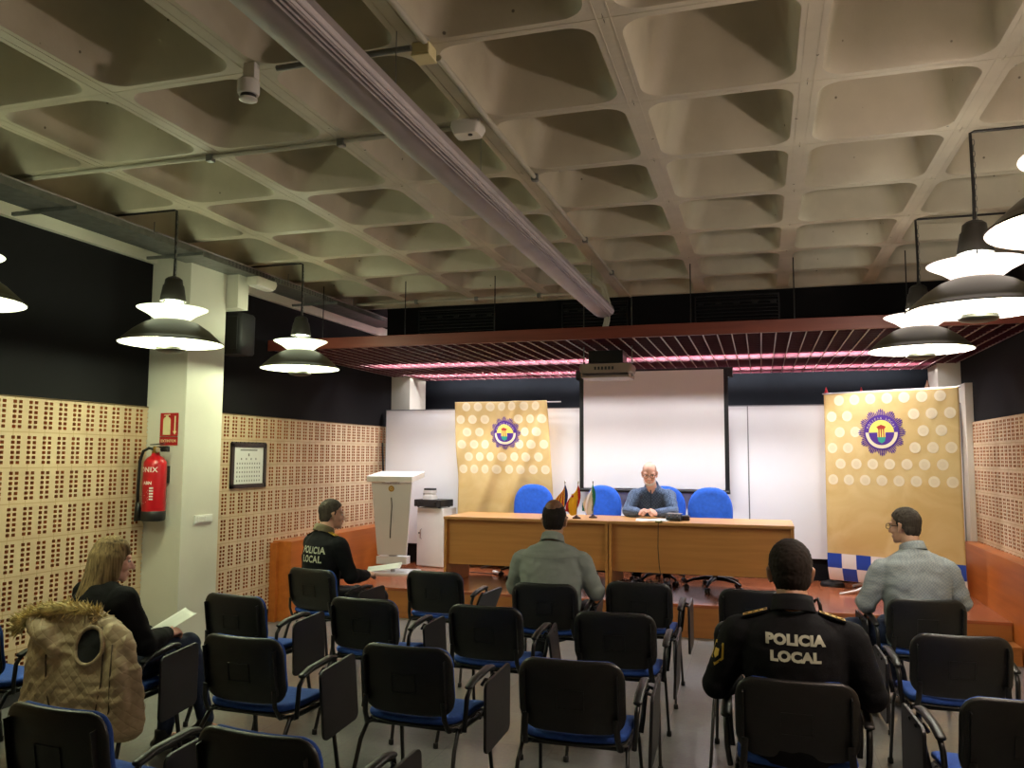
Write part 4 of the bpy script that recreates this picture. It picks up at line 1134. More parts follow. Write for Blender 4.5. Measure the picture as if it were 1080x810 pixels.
def make_banner(label, P0, P1, W, Hh, shape, badge_c, R, skip, checks, rows):
    """P0, P1: foot points of left and right edge on the stage floor; local x along it"""
    d = (Vector(P1) - Vector(P0)); W = d.length; ang = math.atan2(d.y, d.x)
    t = thing('banner', label, 'banner', P0, ang, 'gold police banners')
    def f0(x, z): return Vector((x, shape(x, z), z)) if not isinstance(shape(x, z), tuple) else Vector(shape(x, z))
    def f(x, z, off=0):
        p = f0(x, z); e = .004
        n = (f0(x + e, z) - f0(x - e, z)).cross(f0(x, z + e) - f0(x, z - e)).normalized()
        return p + n * off
    z0, z1 = Hh
    bm = B(); nx, nz_ = 60, 120
    g = [[bm.verts.new(f(W * i / nx, z0 + (z1 - z0) * j / nz_)) for i in range(nx + 1)] for j in range(nz_ + 1)]
    for j in range(nz_):
        for i in range(nx): bm.faces.new((g[j][i], g[j][i + 1], g[j + 1][i + 1], g[j + 1][i]))
    o = obj('cloth', bm, M_BAN, t, smooth=True)
    sd = o.modifiers.new('s', 'SOLIDIFY'); sd.thickness = .0012; sd.offset = 0
    cx, cz = badge_c
    badge(o, lambda x, y, off: f(cx + x, cz + y, off), R)
    bm = B()
    for r, zz in enumerate(rows):
        n = 8 if r % 2 == 1 else 7
        for k in range(n):
            x = W * (k + (.5 if n == 8 else 1.0)) / 8
            if math.hypot((x - cx), (zz - cz)) < R * 1.12: continue
            flatmap(bm, circ(.056, n=24, cx=x, cy=zz), 0, f, .0012)
            flatmap(bm, circ(.034, n=18, cx=x, cy=zz), 1, f, .0018)
    obj('seal_print', bm, [M_SEAL, M_SEAL2], o)
    if checks:
        bm = B(); n = 9
        for r, (za, zb) in enumerate(checks):
            for k in range(n):
                for q in range(4):
                    xa = W * (k + q / 4) / n; xb = W * (k + (q + 1) / 4) / n
                    mi = (k + r) % 2
                    ms = 4
                    for s in range(ms):
                        a = za + (zb - za) * s / ms; b = za + (zb - za) * (s + 1) / ms
                        flatmap(bm, [(xa, a), (xb, a), (xb, b), (xa, b)], mi, f, .0014)
        obj('check_band', bm, [M_CHB, M_CHW], o)
    return t, f, W
def shapeR(x, z):
    y = .012 * sin(2.4 * x + .8 * z) + .006 * sin(5 * x - 2.2 * z)
    zz = z
    if z < .30:                      # lower rows roll back under
        d = .30 - z; a = min(1.25, d * 3.2)
        y += .15 * (1 - cos(a)); zz = .30 - .31 * sin(a)
    return (x, y, zz)
tb, fR, WR = make_banner('gold banner with a police badge and blue checked foot at the right', (.67, 9.60, ZS), (1.87, 8.90, ZS), 1.3, (.06, 2.10), shapeR, (.625, 1.665), .245, None, [(.22, .375), (.065, .22)], [2.02, 1.847, 1.675, 1.505, 1.335, 1.165])
bm = B(); tube(bm, [(-.01, .012, 2.10), (WR + .01, .012, 2.10)], .008, 8); obj('top_bar', bm, M_ALU, tb, smooth=True, auto=40)
bm = B(); tube(bm, [(.45, .10, .05), (.45, .03, 2.1)], .010, 8); tube(bm, [(.45, .10, .10), (.38, -.15, .03), (.30, -.36, .008)], .012, 8); tube(bm, [(.45, .10, .10), (.75, .28, .01)], .012, 8); tube(bm, [(.45, .10, .10), (.15, .26, .01)], .012, 8); obj('tripod', bm, M_WHITE, tb, smooth=True)
def shapeL(x, z):
    fold = .035 * math.exp(-((x - .35 - .42 * (z - .9)) / .09) ** 2) + .03 * math.exp(-((x - .72 - .42 * (z - .9)) / .10) ** 2) - .03 * math.exp(-((x - .05 - .6 * (z - 1.2)) / .14) ** 2)
    return (x + .03 * (1.8 - z) * .5 + .015 * sin(2 * z) - .02 * (x / 1.25) * (z - 1.5), .02 * sin(2 * x) - fold * 1.5 + .012 * sin(3 * z), z)
tl, fL, WL = make_banner('creased gold banner with a police badge behind the left desk', (-3.72, 9.78, ZS), (-2.47, 9.72, ZS), 1.25, (.25, 2.085), shapeL, (.675, 1.685), .205, None, None, [2.02, 1.86, 1.70, 1.545, 1.39, 1.235])
bm = B(); tube(bm, [(.0, .075, 2.075), (WL + .12, .075, 2.07)], .008, 8); obj('top_bar', bm, M_ALU, tl, smooth=True, auto=40)
bm = B(); tube(bm, [(.6, .14, .03), (.6, .105, 2.06)], .010, 8); tube(bm, [(.6, .12, .08), (.35, .02, .01)], .012, 8); tube(bm, [(.6, .12, .08), (.85, .02, .01)], .012, 8); tube(bm, [(.6, .12, .08), (.6, .24, .01)], .012, 8); obj('tripod', bm, M_DARK, tl, smooth=True)
# flagpoles whose tips show above the right banner
for k, (x, y, z, m, lab) in enumerate(((.73, 9.955, 2.47, F_R, 'red tip of a flagpole above the left corner of the right banner'), (1.10, 9.94, 2.46, F_R, 'red tip of a flagpole above the middle of the right banner'), (1.72, 9.62, 2.50, mat('tarnished_brass', '8a6a52', .4, metal=.6), 'brass flagpole tip above the right part of the right banner'))):
    t = thing('flagpole', lab, 'flagpole', (x, y, ZS), 0, 'flagpoles behind the right banner')
    zt = z - ZS
    rod('pole', [(0, 0, .02), (0, 0, zt - .06)], .013, M_DESKF, t, 10)
    bm = B(); lathe(bm, [(.012, zt - .07), (.022, zt - .06), (.03, zt - .045), (.012, zt + .01), (.003, zt + .045)], 12); obj('finial', bm, m, t, smooth=True, auto=40)
    bm = B(); lathe(bm, [(.07, 0), (.07, .02), (.03, .04), (.02, .08)], 24); obj('base', bm, M_BLACKM, t, smooth=True, auto=40)
t = thing('round_base_stand', 'black stand with a round base beside the foot of the right banner', 'stand', (.72, 9.755, ZS))
bm = B(); lathe(bm, [(.125, 0), (.125, .02), (.115, .04), (.05, .055), (.03, .06)], 36); obj('base', bm, M_BLACK, t, smooth=True, auto=40)
bm = B(); tube(bm, [(0, 0, .05), (0, 0, .95)], .018, 12); obj('pole', bm, M_BLACKM, t, smooth=True)
# ------------------------------------------------------------------ people
def skin_mat(name, c): return mat(name, c, .5, var=.06, scale=14, bump=.05)
def hair_mat(name, c1, c2): 
    m = wood_material(name, c1, c2, .85, 'Z', 9.0)
    m.node_tree.nodes['Principled BSDF'].inputs['Specular IOR Level'].default_value = .25
    return m
def E_(x, y, z, deg=True):
    return Euler((radians(x), radians(y), radians(z)), 'XYZ').to_matrix()
def head_pieces(bm, c, R, s=1.0, jaw=1.0):
    """c head centre, R 3x3 rotation; face towards +y"""
    def P(x, y, z): return c + R @ (Vector((x, y, z)) * s)
    def e(x, y, z, a, b, d): ell(bm, P(x, y, z), (a * s, b * s, d * s), R)
    e(0, -.012, .032, .074, .094, .088)
    e(0, .022, -.02, .063, .068, .085)
    e(0, .030, -.068, .052 * jaw, .055, .045)
    e(0, .068, -.096, .028, .022, .020)
    tube(bm, [P(0, .080, .012), P(0, .094, -.012), P(0, .108, -.034)], [.008 * s, .010 * s, .014 * s], 10, round_ends=True)
    for k in (-1, 1):
        e(k * .011, .097, -.037, .010, .010, .008)
        e(k * .036, .070, .022, .026, .016, .011)
        e(k * .040, .058, -.030, .024, .024, .026)
        tube(bm, [P(k * .074, .005, -.035), P(k * .080, -.005, -.01), P(k * .082, -.015, .012), P(k * .076, -.002, .02)], [.010 * s, .011 * s, .012 * s, .008 * s], 8, round_ends=True)
    e(0, .090, -.064, .022, .009, .006); e(0, .087, -.074, .019, .010, .007)
def face_details(parent, c, R, s, irism):
    """eyes and mouth line are parts of the head"""
    for k in (-1, 1):
        p = c + R @ (Vector((k * .033, .074, .002)) * s)
        bm = B(); ell(bm, p, (.0115 * s, .009 * s, .0075 * s), R, 14, 10)
        ey = obj('eye', bm, mat('eye_white', 'd8d2cc', .3, var=.02), parent, smooth=True)
        bm = B(); ell(bm, p + R @ (Vector((k * .001, .0068, -.001)) * s), (.006 * s, .003 * s, .006 * s), R, 12, 8)
        obj('iris', bm, irism, ey, smooth=True)
def hand_pieces(bm, w, d, n, side, curl=40, s=1.0, thumb=30):
    """w wrist, d direction of the hand, n normal out of the BACK of the hand, side = +1 when the thumb is on (d x n)"""
    d = Vector(d).normalized(); n = Vector(n); n = (n - d * n.dot(d)).normalized(); a = d.cross(n) * side
    def Q(x, y, z): return w + (a * x + d * y + n * z) * s
    M = Matrix((a, d, n)).transposed()
    ell(bm, Q(0, .045, 0), (.040 * s, .050 * s, .015 * s), M, 16, 10)
    ell(bm, Q(.018, .035, -.006), (.020 * s, .032 * s, .016 * s), M, 12, 8)
    tube(bm, [Q(0, -.03, 0), Q(0, .02, 0)], [(.028 * s, .021 * s), (.032 * s, .018 * s)], 12, side=a)
    for k, (x, L) in enumerate(((.030, .068), (.010, .078), (-.011, .072), (-.031, .056))):
        ang = 0; p = Vector((x, .078 - .004 * abs(k - 1), 0)); pts = [Q(x * .9, .05, 0), Q(*p)]
        for seg, fr in enumerate((.45, .31, .24)):
            ang += radians(curl * (1.0, 1.15, .8)[seg])
            p = p + Vector((x * .06, cos(ang), -sin(ang))) * (L * fr)
            pts.append(Q(*p))
        tube(bm, pts, [.0095 * s, .0098 * s, .0088 * s, .008 * s, .007 * s], 8, round_ends=True)
    t = radians(thumb)
    pts = [Q(.022, .012, -.006), Q(.042, .034, -.014), Q(.048 - .010 * sin(t), .062, -.022 - .01 * sin(t)), Q(.044 - .022 * sin(t), .082, -.028 - .016 * sin(t))]
    tube(bm, pts, [.014 * s, .012 * s, .010 * s, .008 * s], 8, round_ends=True)
class Pose: pass
def torso_rings(P, grow=0.0):
    """elliptical cross-sections from pelvis to neck along the spine"""
    sp = P.spine           # list of (point, rx, ry)
    xd = Vector((cos(P.twist), sin(P.twist), 0))
    rings = []
    n = 28
    for i, (c, rx, ry) in enumerate(sp):
        c = Vector(c)
        a = Vector(sp[max(0, i - 1)][0]); b = Vector(sp[min(len(sp) - 1, i + 1)][0]); t = (b - a).normalized()
        f = i / (len(sp) - 1)
        x = Vector((cos(P.twist * f), sin(P.twist * f), 0)); x = (x - t * x.dot(t)).normalized(); y = t.cross(x)
        rings.append([c + x * (math.copysign(abs(cos(2 * pi * k / n)) ** .85, cos(2 * pi * k / n)) * (rx + grow)) + y * (math.copysign(abs(sin(2 * pi * k / n)) ** .85, sin(2 * pi * k / n)) * (ry + grow)) for k in range(n)])
    return rings
def arm_chain(a):
    S_, E, W = Vector(a[0]), Vector(a[1]), Vector(a[2])
    return S_, E, W
def build_arm(bm, a, g=0.0, end=1.0, k=1.0):
    S_, E, W = arm_chain(a)
    up = (E - S_); lo = (W - E)
    pts = [S_ - up.normalized() * .0, S_ + up * .35, S_ + up * .75, E, E + lo * .3, E + lo * .65, E + lo * end]
    rr = [.064 * k + g, .056 * k + g, .049 * k + g, .046 * k + g, .045 * k + g, .037 * k + g, .030 * k + g]
    tube(bm, pts, rr, 14, round_ends=True)
    ell(bm, E, (.047 * k + g,) * 3)
def build_leg(bm, l, g=0.0, end=1.0, k=1.0):
    Hh, K, A = Vector(l[0]), Vector(l[1]), Vector(l[2])
    up = K - Hh; lo = A - K
    pts = [Hh, Hh + up * .35, Hh + up * .75, K, K + lo * .25, K + lo * .6, K + lo * end]
    rr = [.092 * k + g, .086 * k + g, .068 * k + g, .060 * k + g, .058 * k + g, .046 * k + g, .040 * k + g]
    tube(bm, pts, rr, 16, round_ends=True)
    ell(bm, K, (.060 * k + g,) * 3)
def shoe(parent, ankle, toe_dir, m, sole, s=1.0, pitch=0.0):
    d = Vector(toe_dir); d.normalize(); a = d.cross(Vector((0, 0, 1))).normalized(); u = a.cross(d)
    A = Vector(ankle)
    def Q(x, y, z): return A + (a * x + d * y + u * z) * s
    def build(bm):
        tube(bm, [Q(0, -.055, -.045), Q(0, 0, -.045), Q(0, .07, -.052), Q(0, .14, -.058), Q(0, .185, -.060)], [(.032, .03), (.037, .036), (.040, .030), (.043, .023), (.030, .018)], 16, side=a, round_ends=True)
        tube(bm, [Q(0, -.01, -.04), Q(0, -.012, .03)], [(.040, .045), (.044, .046)], 16, side=a)
    o = blob('shoe', build, .009, m, parent, 4)
    bm = B()
    pts = [(.030, -.075), (.038, -.02), (.036, .05), (.046, .12), (.036, .185), (0, .212), (-.036, .185), (-.046, .12), (-.034, .05), (-.038, -.02), (-.030, -.075), (0, -.088)]
    ringloft(bm, [[Q(x, y, z) for x, y in pts] for z in (-.085, -.068)])
    obj('sole', bm, sole, o, smooth=True, auto=40)
def hair_cap(name, c, R, s, m, parent, line, grow=1.06, rough=.002, parts=None, seed=0):
    """short hair: shell over the skull kept above a hairline function line(y, x)"""
    def build(bm):
        def e(x, y, z, a, b, d): ell(bm, c + R @ (Vector((x, y, z)) * s), (a * s, b * s, d * s), R, 28, 20)
        e(0, -.012, .034, .076 * grow, .096 * grow, .089 * grow)
        e(0, -.030, -.010, .068 * grow, .070 * grow, .078 * grow)
        for p in (parts or []): e(*p)
    Ri = R.transposed()
    def post(me):
        for v in me.vertices:
            q = v.co * 90; v.co += v.normal * rough * (noise.noise(q) + .6 * noise.noise(q * 2.7))
        def keep(p):
            l = Ri @ (p - c) / s
            return l.z > line(l.y, abs(l.x)) + .004 * noise.noise(p * 160)
        cut(me, keep)
    return blob(name, build, .006, m, parent, 3, post=post)
def short_line(y, x):
    pts = [(-.12, -.088), (-.075, -.085), (-.035, -.060), (-.02, -.015), (.012, -.012), (.020, .028), (.05, .055), (.075, .072), (.12, .085)]
    for (a, za), (b, zb) in zip(pts[:-1], pts[1:]):
        if a <= y <= b: return za + (zb - za) * (y - a) / (b - a)
    return pts[0][1] if y < pts[0][0] else pts[-1][1]
def collar(parent, c, R, m, r=(.066, .072), h=.045, name='collar', tilt=8, gap=0):
    bm = B(); rings = []
    for k, (g, z) in enumerate(((.004, -h * .5), (.002, 0), (0, h * .55), (.006, h * .62), (.012, h * .1), (.02, -h * .45))):
        ring = []
        for i in range(28):
            a = 2 * pi * i / 28
            p = Vector(((r[0] + g) * cos(a), (r[1] + g) * sin(a), z - .22 * (sin(a) * .06)))
            ring.append(c + R @ p)
        rings.append(ring)
    R_ = ringloft(bm, rings, False)
    if gap:
        kill = [rg[i] for rg in R_ for i in range(28) if abs(i - 7) <= gap]
        bmesh.ops.delete(bm, geom=kill, context='VERTS')
    return obj(name, bm, m, parent, smooth=True)
def project_text(name, s, size, parent, target, origin, xdir, zdir, m, bold=.002, spacing=1.06, off=.0025, xs=1.0, lead=.95):
    """lettering laid onto a garment"""
    bpy.context.view_layer.update()
    bm0 = B(); bm0.from_mesh(target.data); bv = BVHTree.FromBMesh(bm0)
    me = text_mesh(s, size, 0, 'CENTER', bold, spacing, lead)
    bmt = B(); bmt.from_mesh(me); bpy.data.meshes.remove(me)
    bmesh.ops.triangulate(bmt, faces=bmt.faces[:])
    for _ in range(2):
        ed = [e for e in bmt.edges if e.calc_length() > .012]
        if ed: bmesh.ops.subdivide_edges(bmt, edges=ed, cuts=1)
        bmesh.ops.triangulate(bmt, faces=bmt.faces[:])
    x = Vector(xdir).normalized(); z = Vector(zdir).normalized(); n = x.cross(z).normalized()   # towards the viewer
    O = Vector(origin)
    for v in bmt.verts:
        v.co.x *= xs; p = O + x * v.co.x + z * v.co.y + n * .5
        hit = bv.ray_cast(p, -n)
        v.co = (hit[0] + n * off) if hit[0] is not None else O + x * v.co.x + z * v.co.y
    bm0.free()
    for f in bmt.faces: f.smooth = True
    me2 = bpy.data.meshes.new(name); bmt.to_mesh(me2); bmt.free(); me2.materials.append(m)
    o = bpy.data.objects.new(name, me2); COL.objects.link(o); o.parent = parent
    return o

def person(label, loc, rz, P, skin, shirt_m, trouser_m, shoe_m, group=None):
    t = thing('person', label, 'person', loc, rz, group)
    P.arms = [((a[0][0], a[0][1], a[0][2] - P.__dict__.get('drop', .03)), a[1], a[2], a[3]) for a in P.arms]
    hc = Vector(P.head); Rh = E_(*P.headrot)
    nb = Vector(P.spine[-1][0])
    sc = getattr(P, 'hs', 1.0)
    gk = getattr(P, 'armk', 1.0); lk = getattr(P, 'legk', 1.0)
    def body(bm):
        ringloft(bm, torso_rings(P, -.012))
        base = hc + Rh @ Vector((0, -.022, -.06))
        tube(bm, [nb - Vector((0, 0, .05)), nb.lerp(base, .5), base], [.060 * sc, .056 * sc, .058 * sc], 16)
        head_pieces(bm, hc, Rh, sc, getattr(P, 'jaw', 1.0))
        for k, a in enumerate(P.arms):
            build_arm(bm, a, -.006, k=gk)
            hd = a[3]
            hand_pieces(bm, Vector(a[2]), hd['d'], hd['n'], hd['side'], hd.get('curl', 35), hd.get('s', 1.0), hd.get('thumb', 30))
        for l in P.legs: build_leg(bm, l, -.006, k=lk)
        for l in P.legs:
            A = Vector(l[2]); d = Vector(l[3]).normalized()
            tube(bm, [A, A + Vector((0, 0, -.03)) , A + d * .10 + Vector((0, 0, -.045))], [.038, .034, .025], 10, round_ends=True)
    b = blob('body', body, .0062, skin, t, 2)
    def shirt(bm):
        ringloft(bm, torso_rings(P, .006))
        for (S_, E, W, _) in P.arms:
            build_arm(bm, (S_, E, W), .011, .90, k=gk)
            ell(bm, Vector(S_), (.074 * gk, .070 * gk, .070 * gk))
            tube(bm, [Vector(S_), Vector(S_).lerp(nb, .5) + Vector((0, 0, -.012)), nb.lerp(Vector(S_), .2) + Vector((0, 0, -.012))], [.064 * gk, .056, .050], 14, round_ends=True)
    zt = nb.z + .03
    sh = blob(P.shirt_name, shirt, .010, shirt_m, t, P.__dict__.get('ssm', 5), P.wr, 8.0)
    def tr(bm):
        rg = torso_rings(P, .004)
        n_ = max(2, P.pelvis_n); ringloft(bm, rg[:n_])
        for l in P.legs: build_leg(bm, l, .006, .96, k=lk)
        ell(bm, Vector(P.spine[0][0]) + Vector((0, .05, -.01)), (P.spine[0][1] * .95, .15, .085))
    blob('trousers', tr, .011, trouser_m, t, 4, .005, 9)
    for l in P.legs: shoe(t, l[2], l[3], shoe_m, MATS['dark_sole'])
    face_details(b, hc, Rh, sc, MATS['brown_iris'])
    return t, b, sh, hc, Rh, sc
mat('dark_sole', '15130f', .6); mat('brown_iris', '1a0f0a', .2)
def std_spine(lean=0.0, w=1.0, d=1.0, belly=0.0, top=1.07, hunch=.0):
    """lean: forward shift of the shoulders (m)"""
    z = lambda f: .50 + (top - .50) * f
    L = lambda f: -.03 + lean * f
    return [((0, L(0) + .0, .465), .155 * w, .115 * d), ((0, L(0), z(.06)), .172 * w, .130 * d), ((0, L(.2) + belly * .3, z(.22)), .165 * w, (.125 + belly) * d), ((0, L(.42) + belly * .2, z(.42)), .168 * w, (.122 + belly * .8) * d),
            ((0, L(.65) - hunch, z(.66)), .185 * w, .125 * d), ((0, L(.82) - hunch, z(.83)), .180 * w, .108 * d), ((0, L(.93) - hunch * .4, z(.93)), .125 * w, .080 * d), ((0, L(1.0), z(1.0)), .068, .066)]
def hnd(d, n, side, curl=35, thumb=30, s=1.0): return dict(d=d, n=n, side=side, curl=curl, thumb=thumb, s=s)

SK1 = skin_mat('fair_skin', 'c79a80'); SK2 = skin_mat('tan_skin', 'b08468'); SK3 = skin_mat('rosy_skin', 'd8a692')
NAVY = mat('navy_police_fabric', '08090d', .85, spec=.2, var=.25, scale=12, bump=.12, bscale=200)
NAVYT = mat('dark_navy_trousers', '0e1118', .85, var=.2, scale=12)
JEANS = mat('dark_blue_denim', '1a2742', .85, var=.2, scale=25, bump=.1, bscale=250)
GREYSH = mat('grey_green_shirt', '7f8580', .8, var=.06, scale=10, bump=.08, bscale=40)
GREYSH2 = slope_material('pale_grey_checked_shirt', 'a2a8aa', '8f979b', 90, .85, .10)
BLUESH = slope_material('blue_checked_shirt', '3c4a64', '586c8a', 60, .85, .08)
BLACKK = mat('black_knit', '0a090c', .9, spec=.2, var=.2, scale=30, bump=.2, bscale=150)
LEATH = mat('black_leather', '0d0c0c', .4, var=.1)
M_GOLD = mat('gold_embroidery', 'c9a53a', .45, metal=.3, var=.1)
M_POLTEXT = mat('silver_grey_lettering', 'b9bba6', .5, var=.03)
HAIR1 = hair_mat('dark_brown_hair', '120e0b', '241a14'); HAIR2 = hair_mat('greying_dark_hair', '2a2420', '4a423a'); HAIRB = hair_mat('blond_hair', '3f3020', 'a38a60'); HAIRW = hair_mat('white_stubble', 'b9a79c', 'd9cdc4')

# ---- crew-cut police officer seen from behind
P = Pose(); P.twist = 0; P.spine = std_spine(lean=-.02, w=1.12, d=1.05, top=1.075); P.pelvis_n = 3
P.head = (-.005, .035, 1.215); P.headrot = (-4, 0, 6); P.hs = 1.1; P.drop = .045; P.armk = 1.12; P.wr = .006; P.shirt_name = 'jacket'
P.arms = [((.212, -.03, 1.0), (.300, -.02, .735), (.24, .22, .70), hnd((-.3, 1, -.05), (.2, 0, 1), -1)),
          ((-.212, -.03, 1.0), (-.315, -.01, .735), (-.24, .22, .70), hnd((.3, 1, -.05), (-.2, 0, 1), 1))]
P.legs = [((.10, .02, .535), (.16, .44, .53), (.17, .40, .095), (.1, 1, 0)), ((-.10, .02, .535), (-.16, .44, .53), (-.17, .40, .095), (-.1, 1, 0))]
t, b, sh, hc, Rh, sc = person('crew-cut police officer in a POLICIA LOCAL jacket seated in the right foreground', (.115, 3.72, 0), 0, P, SK2, NAVY, NAVYT, LEATH)
hair_cap('hair', hc, Rh, sc, HAIR1, t, short_line, 1.075, .003)
collar(t, Vector((0, -.040, 1.085)), E_(-10, 0, 0), NAVY, (.074, .082), .06)
pt = project_text('back_lettering', 'POLICIA\nLOCAL', .051, t, sh, (0.0, -.1, .945), (1, 0, 0), (0, -.12, 1), M_POLTEXT, .003, 1.04, xs=1.16, lead=1.22)
bm0 = B(); bm0.from_mesh(sh.data); bv = BVHTree.FromBMesh(bm0)
def epaulettes(t, bv, xs, y, w=.055, d=.025, big=True):
    for s_ in (-1, 1):
        h = bv.ray_cast(Vector((s_ * xs, y, 1.6)), Vector((0, 0, -1)))
        h0 = bv.ray_cast(Vector((s_ * (xs - w), y, 1.6)), Vector((0, 0, -1))); h1 = bv.ray_cast(Vector((s_ * (xs + w), y, 1.6)), Vector((0, 0, -1)))
        xd = ((h1[0] - h0[0]) * s_).normalized(); Mx = frame_matrix(h[0] + Vector((0, 0, .004)), xd, (0, 1, .25 * 0))
        bm = B(); box(bm, -w, w, -d, d, -.004, .007, 0, Mx); ep = obj('epaulette', bm, NAVY, t, bevel=.003)
        bm = B()
        box(bm, -w + .004, w - .004, -d + .003, -d + .008, .007, .0085, 0, Mx); box(bm, -w + .004, w - .004, d - .008, d - .003, .007, .0085, 0, Mx)
        box(bm, -w + .004, -w + .009, -d + .003, d - .003, .007, .0085, 0, Mx); box(bm, w - .009, w - .004, -d + .003, d - .003, .007, .0085, 0, Mx)
        for q in (-.4, .1, .5): box(bm, q * w - .007, q * w + .007, -.010, .010, .007, .009, 0, Mx)
        obj('braid', bm, M_GOLD, ep)
epaulettes(t, bv, .15, -.055)
bm0.free()
bm0 = B(); bm0.from_mesh(sh.data); bv = BVHTree.FromBMesh(bm0)
def patch(name, parent, poly, O, xd, zd, m, off=.003):
    x = Vector(xd).normalized(); z = Vector(zd).normalized(); n = x.cross(z).normalized(); bm = B(); vs = []
    for px, pz in poly:
        p = Vector(O) + x * px + z * pz
        h = bv.ray_cast(p + n * .3, -n); vs.append(bm.verts.new((h[0] if h[0] is not None else p) + n * off))
    bm.faces.new(vs)
    return obj(name, bm, m, parent)
for k, (sz, m) in enumerate(((1.0, M_GOLD), (.78, NAVY), (.4, M_GOLD))):
    patch('sleeve_patch', t, [(-.035 * sz, .05 * sz), (.03 * sz, .045 * sz), (.035 * sz, -.02 * sz), (0, -.055 * sz), (-.035 * sz, -.02 * sz)], (-.285, -.05, .875), (.6, -.8, 0), (.15, 0, 1), m, .003 + .0012 * k)
bm0.free()
bm = B(); tube(bm, [(.085, .0, 1.10), (.10, -.005, 1.115), (.11, .0, 1.085), (.115, .01, 1.03)], .008, 8); obj('radio_cable', bm, M_DARK, t, smooth=True)

# ---- police officer at the left, holding a paper
P = Pose(); P.twist = radians(-6); P.spine = std_spine(lean=.03, w=1.02, d=1.0, top=1.09); P.pelvis_n = 3
P.head = (0.0, .075, 1.222); P.headrot = (-2, 0, -22); P.wr = .006; P.armk = 1.05; P.shirt_name = 'jacket'
P.arms = [((.195, .01, 1.01), (.255, .09, .745), (.12, .36, .715), hnd((-.35, 1, .05), (.4, 0, 1), -1, 30)),
          ((-.195, .03, 1.01), (-.25, .10, .745), (-.08, .34, .70), hnd((.4, 1, .05), (-.4, 0, 1), 1, 30))]
P.legs = [((.10, .03, .535), (.17, .46, .53), (.18, .44, .095), (.1, 1, 0)), ((-.10, .03, .535), (-.14, .46, .53), (-.15, .44, .095), (-.1, 1, 0))]
t, b, sh, hc, Rh, sc = person('greying police officer in a POLICIA LOCAL jacket holding a paper, front row left', (-3.41, 5.98, 0), radians(-25), P, SK1, NAVY, NAVYT, LEATH)
hair_cap('hair', hc, Rh, sc, HAIR2, t, short_line, 1.055, .0025)
collar(t, Vector((0, .005, 1.10)), E_(-12, 0, 0), mat('olive_collar_lining', '6a6046', .8), (.068, .075), .05)
project_text('back_lettering', 'POLICIA\nLOCAL', .074, t, sh, (0.035, -.1, .915), (1, 0, 0), (0, .02, 1), M_POLTEXT, .002, 1.1, xs=.85)
bm0 = B(); bm0.from_mesh(sh.data); bv = BVHTree.FromBMesh(bm0); epaulettes(t, bv, .14, -.01, .05, .022); bm0.free()
bpy.context.view_layer.update()
def sheet(name, label, w, h, M, bend=.02, parent=None):
    bm = B(); n = 8
    g = [[bm.verts.new(M @ Vector((w * (i / n - .5), h * (j / n - .5), bend * (4 * (i / n - .5) ** 2)))) for i in range(n + 1)] for j in range(n + 1)]
    for j in range(n):
        for i in range(n): bm.faces.new((g[j][i], g[j][i + 1], g[j + 1][i + 1], g[j + 1][i]))
    o = obj(name, bm, M_PAPER, parent, smooth=True); sd = o.modifiers.new('s', 'SOLIDIFY'); sd.thickness = .0008
    return tag(o, label, 'paper')
MW = Matrix.Translation((-3.41, 5.98, 0)) @ Matrix.Rotation(radians(-25), 4, 'Z')
sheet('paper_sheet', 'white paper in the hand of the police officer at the left', .21, .297, MW @ Matrix.Translation((.08, .56, .735)) @ Euler((radians(8), radians(6), radians(-50))).to_matrix().to_4x4())

# ---- balding man in the grey shirt
P = Pose(); P.twist = radians(4); P.spine = std_spine(lean=.06, w=1.24, d=1.18, belly=.04, top=1.085); P.pelvis_n = 3
P.head = (.0, .105, 1.232); P.headrot = (-6, 0, 0); P.hs = 1.1; P.drop = .06; P.jaw = 1.1; P.wr = .010; P.armk = 1.15; P.legk = 1.12; P.shirt_name = 'shirt'; P.ssm = 4
P.arms = [((.215, .02, 1.0), (.315, .06, .735), (.29, .30, .685), hnd((-.05, 1, -.1), (.3, 0, 1), -1, 40)),
          ((-.215, .02, 1.0), (-.30, .10, .74), (-.12, .34, .66), hnd((.4, 1, -.1), (-.3, 0, 1), 1, 40))]
P.legs = [((.11, .03, .54), (.19, .47, .53), (.19, .44, .095), (.15, 1, 0)), ((-.11, .03, .54), (-.19, .47, .53), (-.19, .44, .095), (-.15, 1, 0))]
t, b, sh, hc, Rh, sc = person('balding man in a grey shirt seated in the middle of the front row', (-1.475, 5.86, 0), radians(2), P, SK2, GREYSH, NAVYT, LEATH)
def bald_line(y, x):
    z = short_line(y, x)
    return z
hair_cap('hair', hc, Rh, sc, HAIR1, t, short_line, 1.055, .003)
# thin crown: bare skin showing through a patch on the top of the head
def crown(bm): ell(bm, hc + Rh @ Vector((0, -.02, .062)) * 1.1, (.0735, .095, .084), Rh, 24, 16)
blob('bald_crown', crown, .006, mat('thin_hair_crown', '6a4630', .6, var=.3, scale=60), t, 2)
collar(t, Vector((0, .04, 1.095)), E_(-18, 0, 0), GREYSH, (.074, .080), .055)
bm = B(); tube(bm, [(-.26, -.075, 1.005), (-.12, -.115, .985), (0, -.12, .98), (.12, -.115, .985), (.26, -.07, 1.005)], .0022, 6); obj('yoke_seam', bm, GREYSH, sh, smooth=True)

